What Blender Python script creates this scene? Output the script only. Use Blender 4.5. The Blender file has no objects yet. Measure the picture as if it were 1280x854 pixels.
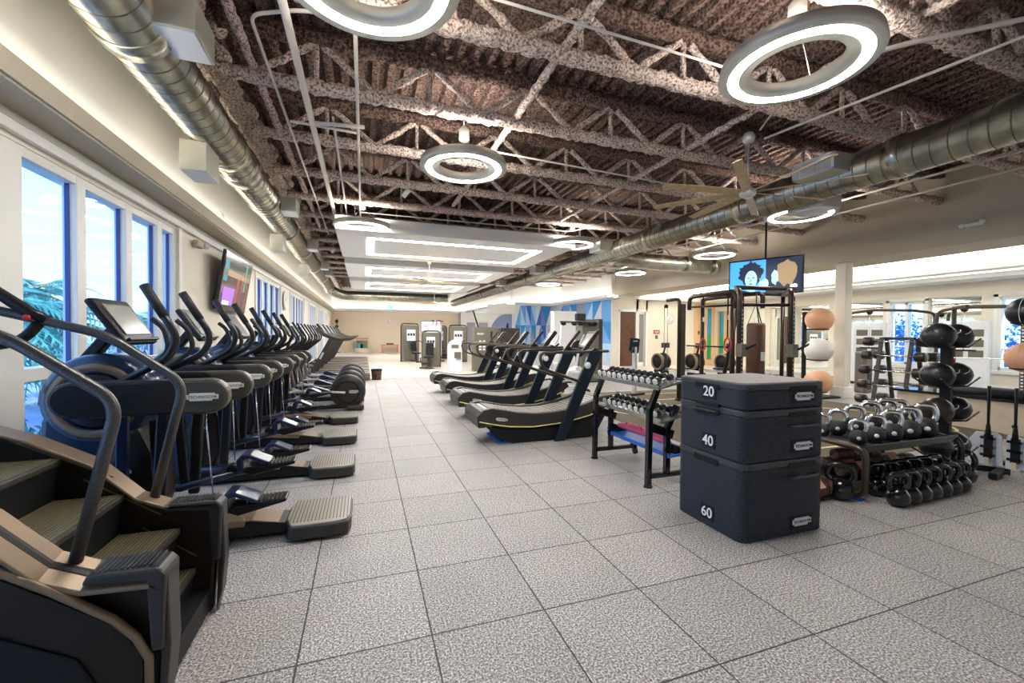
import bpy, bmesh, math, random
from mathutils import Vector, Matrix, Quaternion
random.seed(7)
PI = math.pi
SC = bpy.context.scene
COL = SC.collection
T = 0.63                      # floor tile size in metres

# ------------------------------------------------------------------ camera
F_PX, YAW, PITCH, ROLL, CAM_H = 528.4, .337, .018, .0087, 1.5585
cam_d = bpy.data.cameras.new('camera'); cam = bpy.data.objects.new('camera', cam_d); COL.objects.link(cam)
cam_d.sensor_fit = 'HORIZONTAL'; cam_d.sensor_width = 36.0; cam_d.lens = F_PX / 1280 * 36.0
cam_d.clip_start = .05; cam_d.clip_end = 300
fw = Vector((math.sin(YAW)*math.cos(PITCH), math.cos(YAW)*math.cos(PITCH), -math.sin(PITCH)))
rt = Vector((math.cos(YAW), -math.sin(YAW), 0)); up = rt.cross(fw)
r2 = rt*math.cos(ROLL) + up*math.sin(ROLL); u2 = -rt*math.sin(ROLL) + up*math.cos(ROLL)
mw = Matrix((( r2.x, u2.x, -fw.x, 0), (r2.y, u2.y, -fw.y, 0), (r2.z, u2.z, -fw.z, CAM_H), (0, 0, 0, 1)))
cam.matrix_world = mw
SC.camera = cam

# ------------------------------------------------------------------ view, world, sun
SC.view_settings.view_transform = 'Standard'; SC.view_settings.look = 'None'
SC.view_settings.gamma = 1; SC.view_settings.use_curve_mapping = False
SC.view_settings.exposure = 1.85
W = bpy.data.worlds.new('sky'); SC.world = W; W.use_nodes = True
nt = W.node_tree; nt.nodes.clear()
wo = nt.nodes.new('ShaderNodeOutputWorld'); bg = nt.nodes.new('ShaderNodeBackground')
tc = nt.nodes.new('ShaderNodeTexCoord'); sx = nt.nodes.new('ShaderNodeSeparateXYZ'); cr = nt.nodes.new('ShaderNodeValToRGB')
nt.links.new(tc.outputs['Generated'], sx.inputs[0]); nt.links.new(sx.outputs[2], cr.inputs[0])
cr.color_ramp.elements[0].position = 0.0; cr.color_ramp.elements[0].color = (.62, .80, 1, 1)
cr.color_ramp.elements[1].position = .7; cr.color_ramp.elements[1].color = (.22, .50, 1, 1)
nt.links.new(cr.outputs[0], bg.inputs[0]); bg.inputs[1].default_value = .8
nt.links.new(bg.outputs[0], wo.inputs[0])
def sun(name, rot, energy, col, angle):
    l = bpy.data.lights.new(name, 'SUN'); l.energy = energy; l.color = col; l.angle = angle
    o = bpy.data.objects.new(name, l); o.rotation_euler = rot; COL.objects.link(o)
sun('sun', (math.radians(55), 0, math.radians(14)), 2.2, (1, .95, .88), .02)
RING_E, COVE_E, LED_E, UP_E = 26.0, 9.0, 13.0, 13.0

# ------------------------------------------------------------------ materials
MT = {}
def mat(name, col, rough=.5, metal=0., noise=None, bump=None, emit=None, spec=.5, coat=0., alpha=None):
    """noise=(scale, colour2, detail, lo, hi)   bump=(scale, strength, distance)"""
    if name in MT: return MT[name]
    m = bpy.data.materials.new(name); m.use_nodes = True; n = m.node_tree; b = n.nodes['Principled BSDF']
    c = (*col, 1) if len(col) == 3 else col
    b.inputs['Base Color'].default_value = c; b.inputs['Roughness'].default_value = rough
    b.inputs['Metallic'].default_value = metal; b.inputs['Specular IOR Level'].default_value = spec
    b.inputs['Coat Weight'].default_value = coat
    m.diffuse_color = c
    t = None
    if noise or bump:
        t = n.nodes.new('ShaderNodeTexCoord')
    if noise:
        x = n.nodes.new('ShaderNodeTexNoise'); x.inputs['Scale'].default_value = noise[0]; x.inputs['Detail'].default_value = noise[2]
        r = n.nodes.new('ShaderNodeValToRGB'); r.color_ramp.elements[0].position = noise[3]; r.color_ramp.elements[1].position = noise[4]
        r.color_ramp.elements[0].color = (*noise[1], 1); r.color_ramp.elements[1].color = c
        n.links.new(t.outputs['Object'], x.inputs['Vector']); n.links.new(x.outputs[0], r.inputs[0]); n.links.new(r.outputs[0], b.inputs['Base Color'])
    if bump:
        x = n.nodes.new('ShaderNodeTexNoise'); x.inputs['Scale'].default_value = bump[0]; x.inputs['Detail'].default_value = 4
        u = n.nodes.new('ShaderNodeBump'); u.inputs['Strength'].default_value = bump[1]; u.inputs['Distance'].default_value = bump[2]
        n.links.new(t.outputs['Object'], x.inputs['Vector']); n.links.new(x.outputs[0], u.inputs['Height']); n.links.new(u.outputs[0], b.inputs['Normal'])
    if emit:
        b.inputs['Emission Color'].default_value = (*emit[0], 1); b.inputs['Emission Strength'].default_value = emit[1]
    MT[name] = m; return m

mat('wall_paint', (.82, .76, .64), .7, bump=(60, .05, .002))
mat('wall_beige', (.82, .69, .52), .7, bump=(60, .05, .002))
mat('white_paint', (.88, .88, .84), .6)
mat('soffit_paint', (.56, .50, .38), .75, noise=(90, (.50, .44, .33), 2, .4, .6))
mat('frame_paint', (.80, .78, .72), .45)
mat('frame_blue', (.02, .05, .26), .35)
mat('black_plastic', (.009, .009, .011), .34, bump=(220, .12, .002), spec=.35)
mat('matte_black', (.007, .007, .008), .55, spec=.3, bump=(150, .2, .003))
mat('gloss_black', (.006, .007, .010), .16, coat=.3)
mat('navy_shell', (.008, .020, .060), .28, coat=.25)
mat('charcoal', (.030, .027, .025), .42, bump=(260, .15, .002))
mat('shell_brown', (.026, .014, .008), .50, noise=(420, (.007, .005, .004), 2, .4, .62), spec=.35, bump=(300, .18, .002))
mat('olive_metal', (.075, .066, .048), .36, .4, bump=(300, .05, .001))
mat('taupe_trim', (.25, .175, .11), .38, .4)
mat('tread_rib', (.27, .23, .13), .35, .5)
mat('rail_metal', (.06, .058, .056), .36, .6, noise=(260, (.13, .125, .12), 2, .35, .65))
mat('dark_steel', (.045, .043, .042), .3, .8)
mat('bronze_tube', (.085, .062, .045), .3, .7)
mat('chrome', (.82, .83, .85), .14, 1.)
mat('steel', (.62, .61, .6), .25, .9)
mat('duct_metal', (.58, .55, .42), .27, .92, noise=(5, (.36, .37, .33), 6, .38, .62), bump=(5, .06, .02))
mat('duct_seam', (.16, .15, .11), .4, .8)
mat('duct_box', (.62, .62, .54), .45, .5)
mat('vent_white', (.75, .78, .82), .4)
mat('step_grey', (.34, .30, .25), .40, .3, noise=(200, (.34, .31, .27), 2, .4, .6))
mat('pill_dark', (.012, .010, .010), .36, spec=.4)
mat('pill_end', (.075, .068, .050), .40, .3)
mat('badge', (.86, .84, .78), .35)
mat('badge_text', (.28, .14, .08), .5)
mat('text_white', (.92, .92, .92), .4)
mat('red', (.75, .03, .03), .35)
mat('blue_plastic', (.012, .12, .50), .35)
mat('yellow_line', (.78, .74, .22), .45)
mat('belt', (.22, .20, .17), .5)
mat('upright_blue', (.018, .028, .045), .28, .5)
mat('box_rubber', (.005, .006, .010), .55, noise=(170, (.034, .042, .062), 3, .42, .62), bump=(240, .7, .006), spec=.3)
mat('box_lid', (.060, .063, .072), .42, noise=(300, (.03, .032, .038), 1, .45, .6), bump=(400, .3, .002))
mat('box_top', (.16, .145, .13), .55, bump=(300, .2, .002))
mat('rubber', (.016, .016, .018), .6, bump=(90, .3, .004))
mat('ball_black', (.010, .011, .015), .32, bump=(110, .45, .006), coat=.2)
mat('ball_brown', (.030, .018, .012), .30, bump=(40, .15, .006), coat=.2)
mat('ex_orange', (.90, .48, .27), .36, spec=.4)
mat('ex_white', (.88, .84, .80), .36, spec=.4)
mat('pink', (.86, .12, .24), .5, bump=(20, .4, .02))
mat('bag_brown', (.17, .08, .045), .45, noise=(16, (.03, .02, .018), 3, .42, .6), bump=(25, .4, .02))
mat('bag_letter', (.80, .42, .30), .5)
mat('silver_paint', (.72, .71, .68), .3, .5)
mat('machine_grey', (.17, .155, .12), .42, .2)
mat('machine_dark', (.05, .040, .030), .4, .2)
mat('machine_white', (.78, .81, .86), .35)
mat('wood', (.58, .38, .24), .4, noise=(9, (.47, .29, .17), 5, .3, .7))
mat('bench_wood', (.62, .25, .14), .45)
mat('light_wood', (.72, .60, .45), .4, noise=(7, (.63, .51, .37), 5, .3, .7))
mat('blade_wood', (.66, .50, .29), .4, noise=(12, (.45, .32, .17), 4, .3, .7))
mat('door_brown', (.11, .045, .022), .4, noise=(5, (.16, .07, .035), 4, .3, .7))
mat('orange_wall', (.90, .56, .30), .6)
mat('screen_grey', (.30, .29, .27), .2)
mat('screen_black', (.008, .008, .012), .08)
mat('tv_blue', (.05, .3, .8), .2, emit=((.05, .28, .80), .42))
mat('tv_dark', (.01, .015, .03), .2, emit=((.01, .02, .05), .3))
mat('tv_skin', (.3, .6, .9), .2, emit=((.30, .62, 1.), .42))
mat('tv_white', (.8, .8, .9), .2, emit=((.8, .85, 1), .45))
mat('tv_pink', (.9, .1, .4), .2, emit=((.9, .12, .35), .30))
mat('tv_purple', (.3, .1, .5), .2, emit=((.3, .12, .6), .3))
mat('tv_brown', (.3, .2, .1), .2, emit=((.25, .17, .10), .3))
mat('palm', (.03, .20, .19), .5, noise=(6, (.10, .36, .34), 3, .35, .65))
mat('palm_trunk', (.20, .15, .12), .8)
mat('leaf_green', (.02, .42, .12), .45)
mat('leaf_blue', (.02, .12, .42), .5, noise=(5, (.05, .24, .55), 3, .35, .65))
mat('pavement', (.42, .45, .62), .8, noise=(2, (.34, .38, .56), 4, .35, .65))
mat('hedge', (.05, .14, .12), .8, bump=(9, .8, .1))
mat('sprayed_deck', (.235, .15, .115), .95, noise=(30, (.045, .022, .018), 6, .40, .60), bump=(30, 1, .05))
mat('sprayed_foam', (.80, .66, .58), .95, noise=(38, (.20, .13, .10), 5, .36, .56), bump=(38, 1, .04))
mat('pipe_white', (.62, .58, .52), .5)
mat('led', (1, 1, 1), .5, emit=((1, .98, .95), LED_E))
mat('low_cove_led', (1, 1, 1), .5, emit=((1, .96, .88), 5.0))
mat('cove_led', (1, 1, 1), .5, emit=((1, .95, .86), COVE_E))
mat('ledge_led', (1, 1, 1), .5, emit=((1, .95, .86), 6.5))
mat('ring_up', (1, 1, 1), .5, emit=((1, .93, .85), UP_E))
mat('ring_led', (1, 1, 1), .5, emit=((1, .985, .96), RING_E))
mat('exit_green', (.05, .6, .3), .5, emit=((.05, .75, .4), 1.5))
mat('mirror', (.86, .90, .87), .015, 1.)
mat('sign_red', (.55, .07, .05), .5)
mat('clock_face', (.85, .86, .84), .4)
mat('teal', (.02, .42, .62), .4)
mat('green', (.02, .45, .16), .4)
for i, c in enumerate([(.05, .17, .60), (.16, .40, .80), (.45, .68, .90), (.80, .84, .84), (.24, .30, .48), (.33, .35, .42), (.04, .28, .66), (.62, .66, .72)]):
    mat('mural_%d' % i, c, .6)

def glass_mat():
    m = bpy.data.materials.new('window_glass'); m.use_nodes = True; n = m.node_tree; n.nodes.clear()
    o = n.nodes.new('ShaderNodeOutputMaterial'); mx = n.nodes.new('ShaderNodeMixShader'); tr = n.nodes.new('ShaderNodeBsdfTransparent')
    gl = n.nodes.new('ShaderNodeBsdfGlossy'); gl.inputs['Roughness'].default_value = .01; lw = n.nodes.new('ShaderNodeLayerWeight'); lw.inputs[0].default_value = .5; fr = n.nodes.new('ShaderNodeMath'); fr.operation = 'POWER'; n.links.new(lw.outputs['Facing'], fr.inputs[0]); fr.inputs[1].default_value = 4.5
    tr.inputs[0].default_value = (.80, .92, 1, 1)
    n.links.new(fr.outputs[0], mx.inputs[0]); n.links.new(tr.outputs[0], mx.inputs[1]); n.links.new(gl.outputs[0], mx.inputs[2]); n.links.new(mx.outputs[0], o.inputs[0])
    MT['glass'] = m
glass_mat()

def rubber_floor():
    m = bpy.data.materials.new('rubber_tiles'); m.use_nodes = True; n = m.node_tree; L = n.links; b = n.nodes['Principled BSDF']
    g = n.nodes.new('ShaderNodeNewGeometry'); s = n.nodes.new('ShaderNodeSeparateXYZ'); L.new(g.outputs['Position'], s.inputs[0])
    def mth(op, a, v=None):
        k = n.nodes.new('ShaderNodeMath'); k.operation = op
        if isinstance(a, float): k.inputs[0].default_value = a
        else: L.new(a, k.inputs[0])
        if v is not None:
            if isinstance(v, float): k.inputs[1].default_value = v
            else: L.new(v, k.inputs[1])
        return k.outputs[0]
    def seam(out, off):
        u = mth('FRACT', mth('ADD', mth('DIVIDE', out, T), off))
        d = mth('MINIMUM', u, mth('SUBTRACT', 1.0, u)); return d
    nz = n.nodes.new('ShaderNodeTexNoise'); nz.inputs['Scale'].default_value = 26; L.new(g.outputs['Position'], nz.inputs['Vector'])
    wob = mth('MULTIPLY', mth('SUBTRACT', nz.outputs[0], .5), .009)
    d = mth('ADD', mth('MINIMUM', seam(s.outputs[0], .4675), seam(s.outputs[1], 1 - .437)), wob)
    sm = mth('LESS_THAN', d, .0070)
    # tile-to-tile tone
    ti = n.nodes.new('ShaderNodeCombineXYZ')
    L.new(mth('FLOOR', mth('ADD', mth('DIVIDE', s.outputs[0], T), .4675)), ti.inputs[0]); L.new(mth('FLOOR', mth('ADD', mth('DIVIDE', s.outputs[1], T), 1 - .437)), ti.inputs[1])
    wn = n.nodes.new('ShaderNodeTexWhiteNoise'); L.new(ti.outputs[0], wn.inputs[0])
    sp = n.nodes.new('ShaderNodeTexNoise'); sp.inputs['Scale'].default_value = 95; sp.inputs['Detail'].default_value = 5; sp.inputs['Roughness'].default_value = .7; L.new(g.outputs['Position'], sp.inputs['Vector'])
    bl = n.nodes.new('ShaderNodeTexNoise'); bl.inputs['Scale'].default_value = 3; bl.inputs['Detail'].default_value = 5; L.new(g.outputs['Position'], bl.inputs['Vector'])
    r = n.nodes.new('ShaderNodeValToRGB'); e = r.color_ramp.elements
    e[0].position = .38; e[0].color = (.06, .052, .048, 1); e[1].position = .60; e[1].color = (.74, .70, .66, 1)
    k = e.new(.49); k.color = (.27, .245, .23, 1)
    L.new(sp.outputs[0], r.inputs[0])
    v = mth('ADD', mth('ADD', mth('MULTIPLY', wn.outputs[0], .13), .80), mth('MULTIPLY', bl.outputs[0], .26))
    mx = n.nodes.new('ShaderNodeMixRGB'); mx.blend_type = 'MULTIPLY'; mx.inputs[0].default_value = 1
    L.new(r.outputs[0], mx.inputs[1]); L.new(v, mx.inputs[2])
    m2 = n.nodes.new('ShaderNodeMixRGB'); L.new(sm, m2.inputs[0]); L.new(mx.outputs[0], m2.inputs[1]); m2.inputs[2].default_value = (.035, .028, .024, 1)
    L.new(m2.outputs[0], b.inputs['Base Color']); b.inputs['Roughness'].default_value = .55
    bp = n.nodes.new('ShaderNodeBump'); bp.inputs['Strength'].default_value = .35; bp.inputs['Distance'].default_value = .004
    L.new(mth('SUBTRACT', sp.outputs[0], mth('MULTIPLY', sm, 2.0)), bp.inputs['Height']); L.new(bp.outputs[0], b.inputs['Normal'])
    MT['rubber_tiles'] = m
rubber_floor()
mat('plank_floor', (.74, .66, .58), .28, noise=(4, (.68, .59, .50), 4, .35, .65))
mat('turf', (.16, .125, .075), .8, noise=(160, (.09, .075, .045), 2, .4, .6))
mat('turf_line', (.78, .62, .34), .6)

# ------------------------------------------------------------------ mesh builder
class MB:
    def __init__(s): s.v = []; s.f = []; s.sm = []; s.mi = []
    def add(s, vs, fs, smooth=False, mi=0):
        o = len(s.v); s.v += [Vector(v) for v in vs]; s.f += [tuple(i + o for i in f) for f in fs]
        s.sm += [smooth]*len(fs); s.mi += [mi]*len(fs); return s
    def box(s, c, d, rot=None, mi=0):
        x, y, z = d[0]/2, d[1]/2, d[2]/2
        vs = [Vector((a*x, b*y, e*z)) for a in (-1, 1) for b in (-1, 1) for e in (-1, 1)]
        if rot is not None: vs = [rot @ v for v in vs]
        return s.add([v + Vector(c) for v in vs], [(0, 1, 3, 2), (4, 6, 7, 5), (0, 4, 5, 1), (2, 3, 7, 6), (0, 2, 6, 4), (1, 5, 7, 3)], mi=mi)
    def bb(s, x0, x1, y0, y1, z0, z1, mi=0): return s.box(((x0+x1)/2, (y0+y1)/2, (z0+z1)/2), (x1-x0, y1-y0, z1-z0), mi=mi)
    def bar(s, p, q, w, h, mi=0):
        p, q = Vector(p), Vector(q); d = (q-p); l = d.length; d.normalize()
        u = Vector((0, 0, 1)) if abs(d.z) < .95 else Vector((1, 0, 0))
        a = d.cross(u).normalized(); b = a.cross(d)
        vs = [(p if e == 0 else q) + a*(i*w/2) + b*(j*h/2) for e in (0, 1) for i, j in ((-1, -1), (1, -1), (1, 1), (-1, 1))]
        return s.add(vs, [(3, 2, 1, 0), (4, 5, 6, 7), (0, 1, 5, 4), (1, 2, 6, 5), (2, 3, 7, 6), (3, 0, 4, 7)], mi=mi)
    def tube(s, pts, r, n=10, closed=False, cap=True, mi=0, flat=1.):
        P = [Vector(p) for p in pts]; N = len(P); rr = r if isinstance(r, (list, tuple)) else [r]*N
        tg = []
        for i in range(N):
            a = P[i-1] if (i > 0 or closed) else P[i]; b = P[(i+1) % N] if (i < N-1 or closed) else P[i]
            tg.append((b-a).normalized())
        u = Vector((0, 0, 1)) if abs(tg[0].z) < .9 else Vector((1, 0, 0))
        a = tg[0].cross(u).normalized(); vs = []
        for i in range(N):
            if i: 
                q = tg[i-1].rotation_difference(tg[i]); a = (q @ a); a = (a - tg[i]*a.dot(tg[i])).normalized()
            b = a.cross(tg[i])
            for k in range(n):
                t = 2*PI*k/n; vs.append(P[i] + a*(math.cos(t)*rr[i]) + b*(math.sin(t)*rr[i]*flat))
        fs = []
        for i in range(N if closed else N-1):
            j = (i+1) % N
            for k in range(n): fs.append((i*n+k, i*n+(k+1) % n, j*n+(k+1) % n, j*n+k))
        s.add(vs, fs, True, mi)
        if cap and not closed:
            o = len(s.v) - N*n
            s.f += [tuple(o+k for k in reversed(range(n))), tuple(o+(N-1)*n+k for k in range(n))]; s.sm += [False, False]; s.mi += [mi, mi]
        return s
    def lathe(s, prof, o=(0, 0, 0), axis='z', n=24, mi=0, closed=False, smooth=True):
        """prof = [(radius, along)]"""
        o = Vector(o); vs = []
        for r, h in prof:
            for k in range(n):
                c, d = math.cos(2*PI*k/n)*r, math.sin(2*PI*k/n)*r
                vs.append(o + (Vector((c, d, h)) if axis == 'z' else Vector((h, c, d)) if axis == 'x' else Vector((d, h, c))))
        fs = []; N = len(prof)
        for i in range(N if closed else N-1):
            j = (i+1) % N
            for k in range(n): fs.append((i*n+k, i*n+(k+1) % n, j*n+(k+1) % n, j*n+k))
        s.add(vs, fs, smooth, mi)
        if not closed:
            ob = len(s.v) - N*n
            if prof[0][0] > 1e-4: s.f.append(tuple(ob+k for k in reversed(range(n)))); s.sm.append(False); s.mi.append(mi)
            if prof[-1][0] > 1e-4: s.f.append(tuple(ob+(N-1)*n+k for k in range(n))); s.sm.append(False); s.mi.append(mi)
        return s
    def prism(s, poly, plane, a, b, mi=0):
        """poly 2D in plane 'xz','xy','yz', extruded from a to b along the third axis"""
        def P(u, v, w): return (u, w, v) if plane == 'xz' else (u, v, w) if plane == 'xy' else (w, u, v)
        n = len(poly); vs = [P(u, v, a) for u, v in poly] + [P(u, v, b) for u, v in poly]
        fs = [tuple(range(n)), tuple(reversed(range(n, 2*n)))] + [(i, i+n, (i+1) % n + n, (i+1) % n) for i in range(n)]
        return s.add(vs, fs, mi=mi)
    def ball(s, c, r, sc=(1, 1, 1), n=20, mi=0):
        c = Vector(c); m = n//2; vs = []; 
        for i in range(1, m):
            t = PI*i/m
            for k in range(n): vs.append(c + Vector((math.sin(t)*math.cos(2*PI*k/n)*r*sc[0], math.sin(t)*math.sin(2*PI*k/n)*r*sc[1], math.cos(t)*r*sc[2])))
        vs += [c + Vector((0, 0, r*sc[2])), c - Vector((0, 0, r*sc[2]))]; fs = []
        for i in range(m-2):
            for k in range(n): fs.append((i*n+k, (i+1)*n+k, (i+1)*n+(k+1) % n, i*n+(k+1) % n))
        t0, t1 = len(vs)-2, len(vs)-1
        for k in range(n): fs.append((t0, k, (k+1) % n)); fs.append((t1, (m-2)*n+(k+1) % n, (m-2)*n+k))
        return s.add(vs, fs, True, mi)
    def build(s, name, m, parent=None, bevel=0, mats=None, off=None):
        me = bpy.data.meshes.new(name)
        o = Vector(off) if off else Vector((0, 0, 0))
        me.from_pydata([v-o for v in s.v], [], s.f); me.validate(); 
        bm = bmesh.new(); bm.from_mesh(me); bmesh.ops.recalc_face_normals(bm, faces=bm.faces[:]); bm.to_mesh(me); bm.free()
        if len(me.polygons) == len(s.f):
            me.polygons.foreach_set('use_smooth', s.sm); me.polygons.foreach_set('material_index', s.mi)
        for k in (mats or [m]): me.materials.append(MT[k])
        ob = bpy.data.objects.new(name, me); COL.objects.link(ob)
        if parent: ob.parent = parent
        elif off: ob.location = o
        if bevel:
            b = ob.modifiers.new('bevel', 'BEVEL'); b.width = bevel; b.segments = 2; b.limit_method = 'ANGLE'; b.angle_limit = math.radians(40)
        return ob

def fillet(pts, r, n=5):
    P = [Vector(p) for p in pts]; out = [P[0]]
    for i in range(1, len(P)-1):
        a, b, c = P[i-1], P[i], P[i+1]; u = (a-b); v = (c-b); k = min(r, u.length*.48, v.length*.48)
        s, e = b+u.normalized()*k, b+v.normalized()*k
        for j in range(n+1):
            t = j/n; out.append(s*(1-t)**2 + b*2*t*(1-t) + e*t*t)
    out.append(P[-1]); return out
def rrect(w, h, r, n=4, cx=0, cy=0):
    out = []
    for sx_, sy_, a in ((1, 1, 0), (-1, 1, 90), (-1, -1, 180), (1, -1, 270)):
        for j in range(n+1):
            t = math.radians(a + 90*j/n); out.append((cx+sx_*(w/2-r)+r*math.cos(t), cy+sy_*(h/2-r)+r*math.sin(t)))
    return out
def tag(o, label, cat, group=None):
    o['label'] = label; o['category'] = cat
    if group: o['group'] = group
    return o
def thing(name, label, cat, loc=(0, 0, 0), rz=0, group=None):
    o = bpy.data.objects.new(name, None); o.empty_display_size = .1; COL.objects.link(o); o.location = loc; o.rotation_euler = (0, 0, rz)
    return tag(o, label, cat, group)
def struct(o): o['kind'] = 'structure'; return o
def kids(o): return [c for c in COL.objects if c.parent == o]
def copy_thing(o, label=None, loc=None, rz=None):
    tree = [(o, None)]; mp = {}
    def rec(src, par):
        c = src.copy(); COL.objects.link(c); c.parent = par
        for k in list(src.children): rec(k, c)
        return c
    r = rec(o, None)
    if label: r['label'] = label
    if loc is not None: r.location = loc
    if rz is not None: r.rotation_euler = (r.rotation_euler[0], r.rotation_euler[1], rz)
    return r
ORD = ['nearest', 'second', 'third', 'fourth', 'fifth', 'sixth', 'seventh', 'eighth', 'ninth', 'tenth', 'eleventh', 'twelfth', 'thirteenth', 'fourteenth', 'fifteenth', 'sixteenth', 'seventeenth', 'farthest']
def text(name, body, size, m, parent, loc, rot, depth=.002, label=None):
    """letters as a real mesh; rot = euler; origin centred"""
    cu = bpy.data.curves.new(name, 'FONT'); cu.body = body; cu.size = size; cu.extrude = depth; cu.offset = size*.012; cu.align_x = 'CENTER'; cu.align_y = 'CENTER'
    tmp = bpy.data.objects.new(name, cu); COL.objects.link(tmp)
    bpy.context.view_layer.update()
    me = bpy.data.meshes.new_from_object(tmp.evaluated_get(bpy.context.evaluated_depsgraph_get()))
    bpy.data.objects.remove(tmp); bpy.data.curves.remove(cu)
    me.name = name; me.materials.clear(); me.materials.append(MT[m])
    ob = bpy.data.objects.new(name, me); COL.objects.link(ob); ob.parent = parent; ob.location = loc; ob.rotation_euler = rot
    if label: ob['label'] = label
    return ob
NX = (PI/2, 0, -PI/2)      # letters facing -X, read from the aisle
NY = (PI/2, 0, 0)          # letters facing -Y
PXF = (PI/2, 0, PI/2)      # letters facing +X
# ================================================================== THE ROOM
XW, XR, YB, YF = -2.4, 17.7, -2.6, 35.3      # window wall, mirror wall, behind camera, far wall
XB = 11.4                                     # bulkhead between the high ceiling and the low one
DECK = 5.05
def st(name, mb, m, bevel=0, mats=None): return struct(mb.build(name, m, None, bevel, mats))
st('floor', MB().bb(XW-.2, XR+.2, YB-.2, 15.08, -.1, 0), 'rubber_tiles')
st('floor', MB().bb(XW-.2, XR+.2, 15.08, YF+.2, -.1, 0), 'plank_floor')
# turf inlay with court lines
tf = st('floor', MB().prism([(4.35, 4.55), (5.6, 3.62), (9.6, 3.62), (10.6, 4.6), (10.6, 9.9), (4.35, 9.9)], 'xy', .001, .006), 'turf')
ln = MB()
def linestrip(pts, w=.05):
    for a, b in zip(pts, pts[1:]): ln.bar((*a, .0078), (*b, .0078), w, .003)
linestrip([(4.75, 9.5), (4.75, 7.6)]); linestrip([(4.75+1.1-1.1*math.cos(t*PI/16), 7.6-1.1*math.sin(t*PI/16)) for t in range(9)])
linestrip([(5.85, 6.5), (9.0, 6.5)]); linestrip([(5.3, 9.3), (10.2, 9.3)])
linestrip([(9.0+.9*math.sin(t*PI/12), 5.6+.9*math.cos(t*PI/12)) for t in range(7)])
linestrip([(9.9, 5.6), (9.9, 5.0)]); linestrip([(9.9-.9+.9*math.cos(t*PI/12), 5.0-.9*math.sin(t*PI/12)) for t in range(7)]); linestrip([(9.0, 4.1), (5.9, 4.1)])
linestrip([(5.4, 8.4), (9.0, 8.4)]); linestrip([(6.2, 7.6), (10.0, 7.6)])
st('trim_1', ln, 'turf_line')

# ---- left (window) wall : piers, head, sill bands ; openings between
HEAD = 2.93; SILL = .12
openings = [(-2.2, .0), (.1, 6.93), (11.35, 14.4), (16.2, 19.7), (21.4, 24.2), (25.9, 28.6), (30.0, 32.4)]
mb = MB(); y = YB-.2
for a, b in openings: mb.bb(XW-.25, XW, y, a, 0, 3.3); y = b
mb.bb(XW-.25, XW, y, YF+.2, 0, 3.3)
for a, b in openings: mb.bb(XW-.25, XW, a, b, HEAD, 3.3); mb.bb(XW-.25, XW, a, b, 0, SILL)
st('wall_left', mb, 'wall_paint')
wn = 0
for a, b in openings:
    wn += 1
    f = MB(); n = max(2, round((b-a)/.74)); st_ = (b-a)/n
    ms = [a+i*st_ for i in range(n+1)]
    if wn == 2: ms = [.1, .9, 1.7, 2.5, 3.3, 4.08, 4.9, 5.72, 6.45, 6.9]; n = 9
    g = MB(); e = MB()
    for i in range(n+1):
        yy = ms[i]; w = .065 if 0 < i < n else .05
        if wn == 2 and i == 5: w = .12
        f.bb(XW-.11, XW-.004, yy-w, yy+w, SILL+.01, HEAD-.01)
        e.bb(XW-.085, XW-.055, yy-w-.014, yy-w-.001, SILL+.05, HEAD-.05)
        e.bb(XW-.085, XW-.055, yy+w+.001, yy+w+.014, SILL+.05, HEAD-.05)
    f.bb(XW-.17, XW-.008, a, b, SILL, SILL+.09); f.bb(XW-.17, XW-.008, a, b, HEAD-.08, HEAD); f.bb(XW-.16, XW-.01, a, b, 1.16, 1.26)
    fo = st('window_%d' % wn, f, 'frame_paint', .006)
    eo = e.build('gasket', 'frame_blue', fo); 
    for i in range(n): g.bb(XW-.075, XW-.068, ms[i]+.05, ms[i+1]-.05, SILL+.05, HEAD-.05)
    g.build('glass', 'glass', fo)
# head casing over the windows and the pier mouldings
mb = MB(); mb.bb(XW, XW+.05, YB, YF, 2.97, 3.05); mb.bb(XW, XW+.02, YB, YF, 3.07, 3.12); st('trim_2', mb, 'frame_paint', .006)
mb = MB()
for a, b in openings: mb.bb(XW, XW+.035, a-.1, a+.0, 0, 2.97); mb.bb(XW, XW+.035, b, b+.1, 0, 2.97)
st('trim_3', mb, 'frame_paint', .006)
mb = MB(); y = YB
for a, b in openings: mb.bb(XW, XW+.02, y, a-.1, 0, .14); y = b+.1
mb.bb(XW, XW+.02, y, YF, 0, .14); st('baseboard_left', mb, 'white_paint')

# ---- perimeter soffit with light cove, upper walls
# path of the lower wall face (inside of the hall) going left -> far -> right
mb = MB(); mb.bb(XW-.05, XW+.27, YB, YF, 3.14, 3.24); mb.bb(XW+.25, XW+.29, YB, YF, 3.16, 3.32)
st('trim_4', mb, 'soffit_paint', .004)
st('wall_left', MB().bb(XW-.25, XW+.05, YB, YF, 3.24, DECK+.1), 'white_paint')
st('trim_5', MB().bb(XW+.12, XW+.17, YB+.1, YF-.3, 3.245, 3.262), 'ledge_led')
# far wall
st('wall_far', MB().bb(XW, 7.55, YF, YF+.2, 0, 3.3), 'wall_beige')
st('wall_far', MB().bb(XW, 11.6, YF+.1, YF+.3, 3.3, DECK+.1), 'white_paint')
st('trim_6', MB().bb(XW, 8.6, YF-.55, YF, 3.22, 3.3).bb(XW, 8.6, YF-.57, YF-.53, 3.22, 3.42), 'white_paint')
st('trim_7', MB().bb(XW+.2, 8.3, YF-.25, YF-.2, 3.301, 3.318), 'cove_led')
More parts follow.
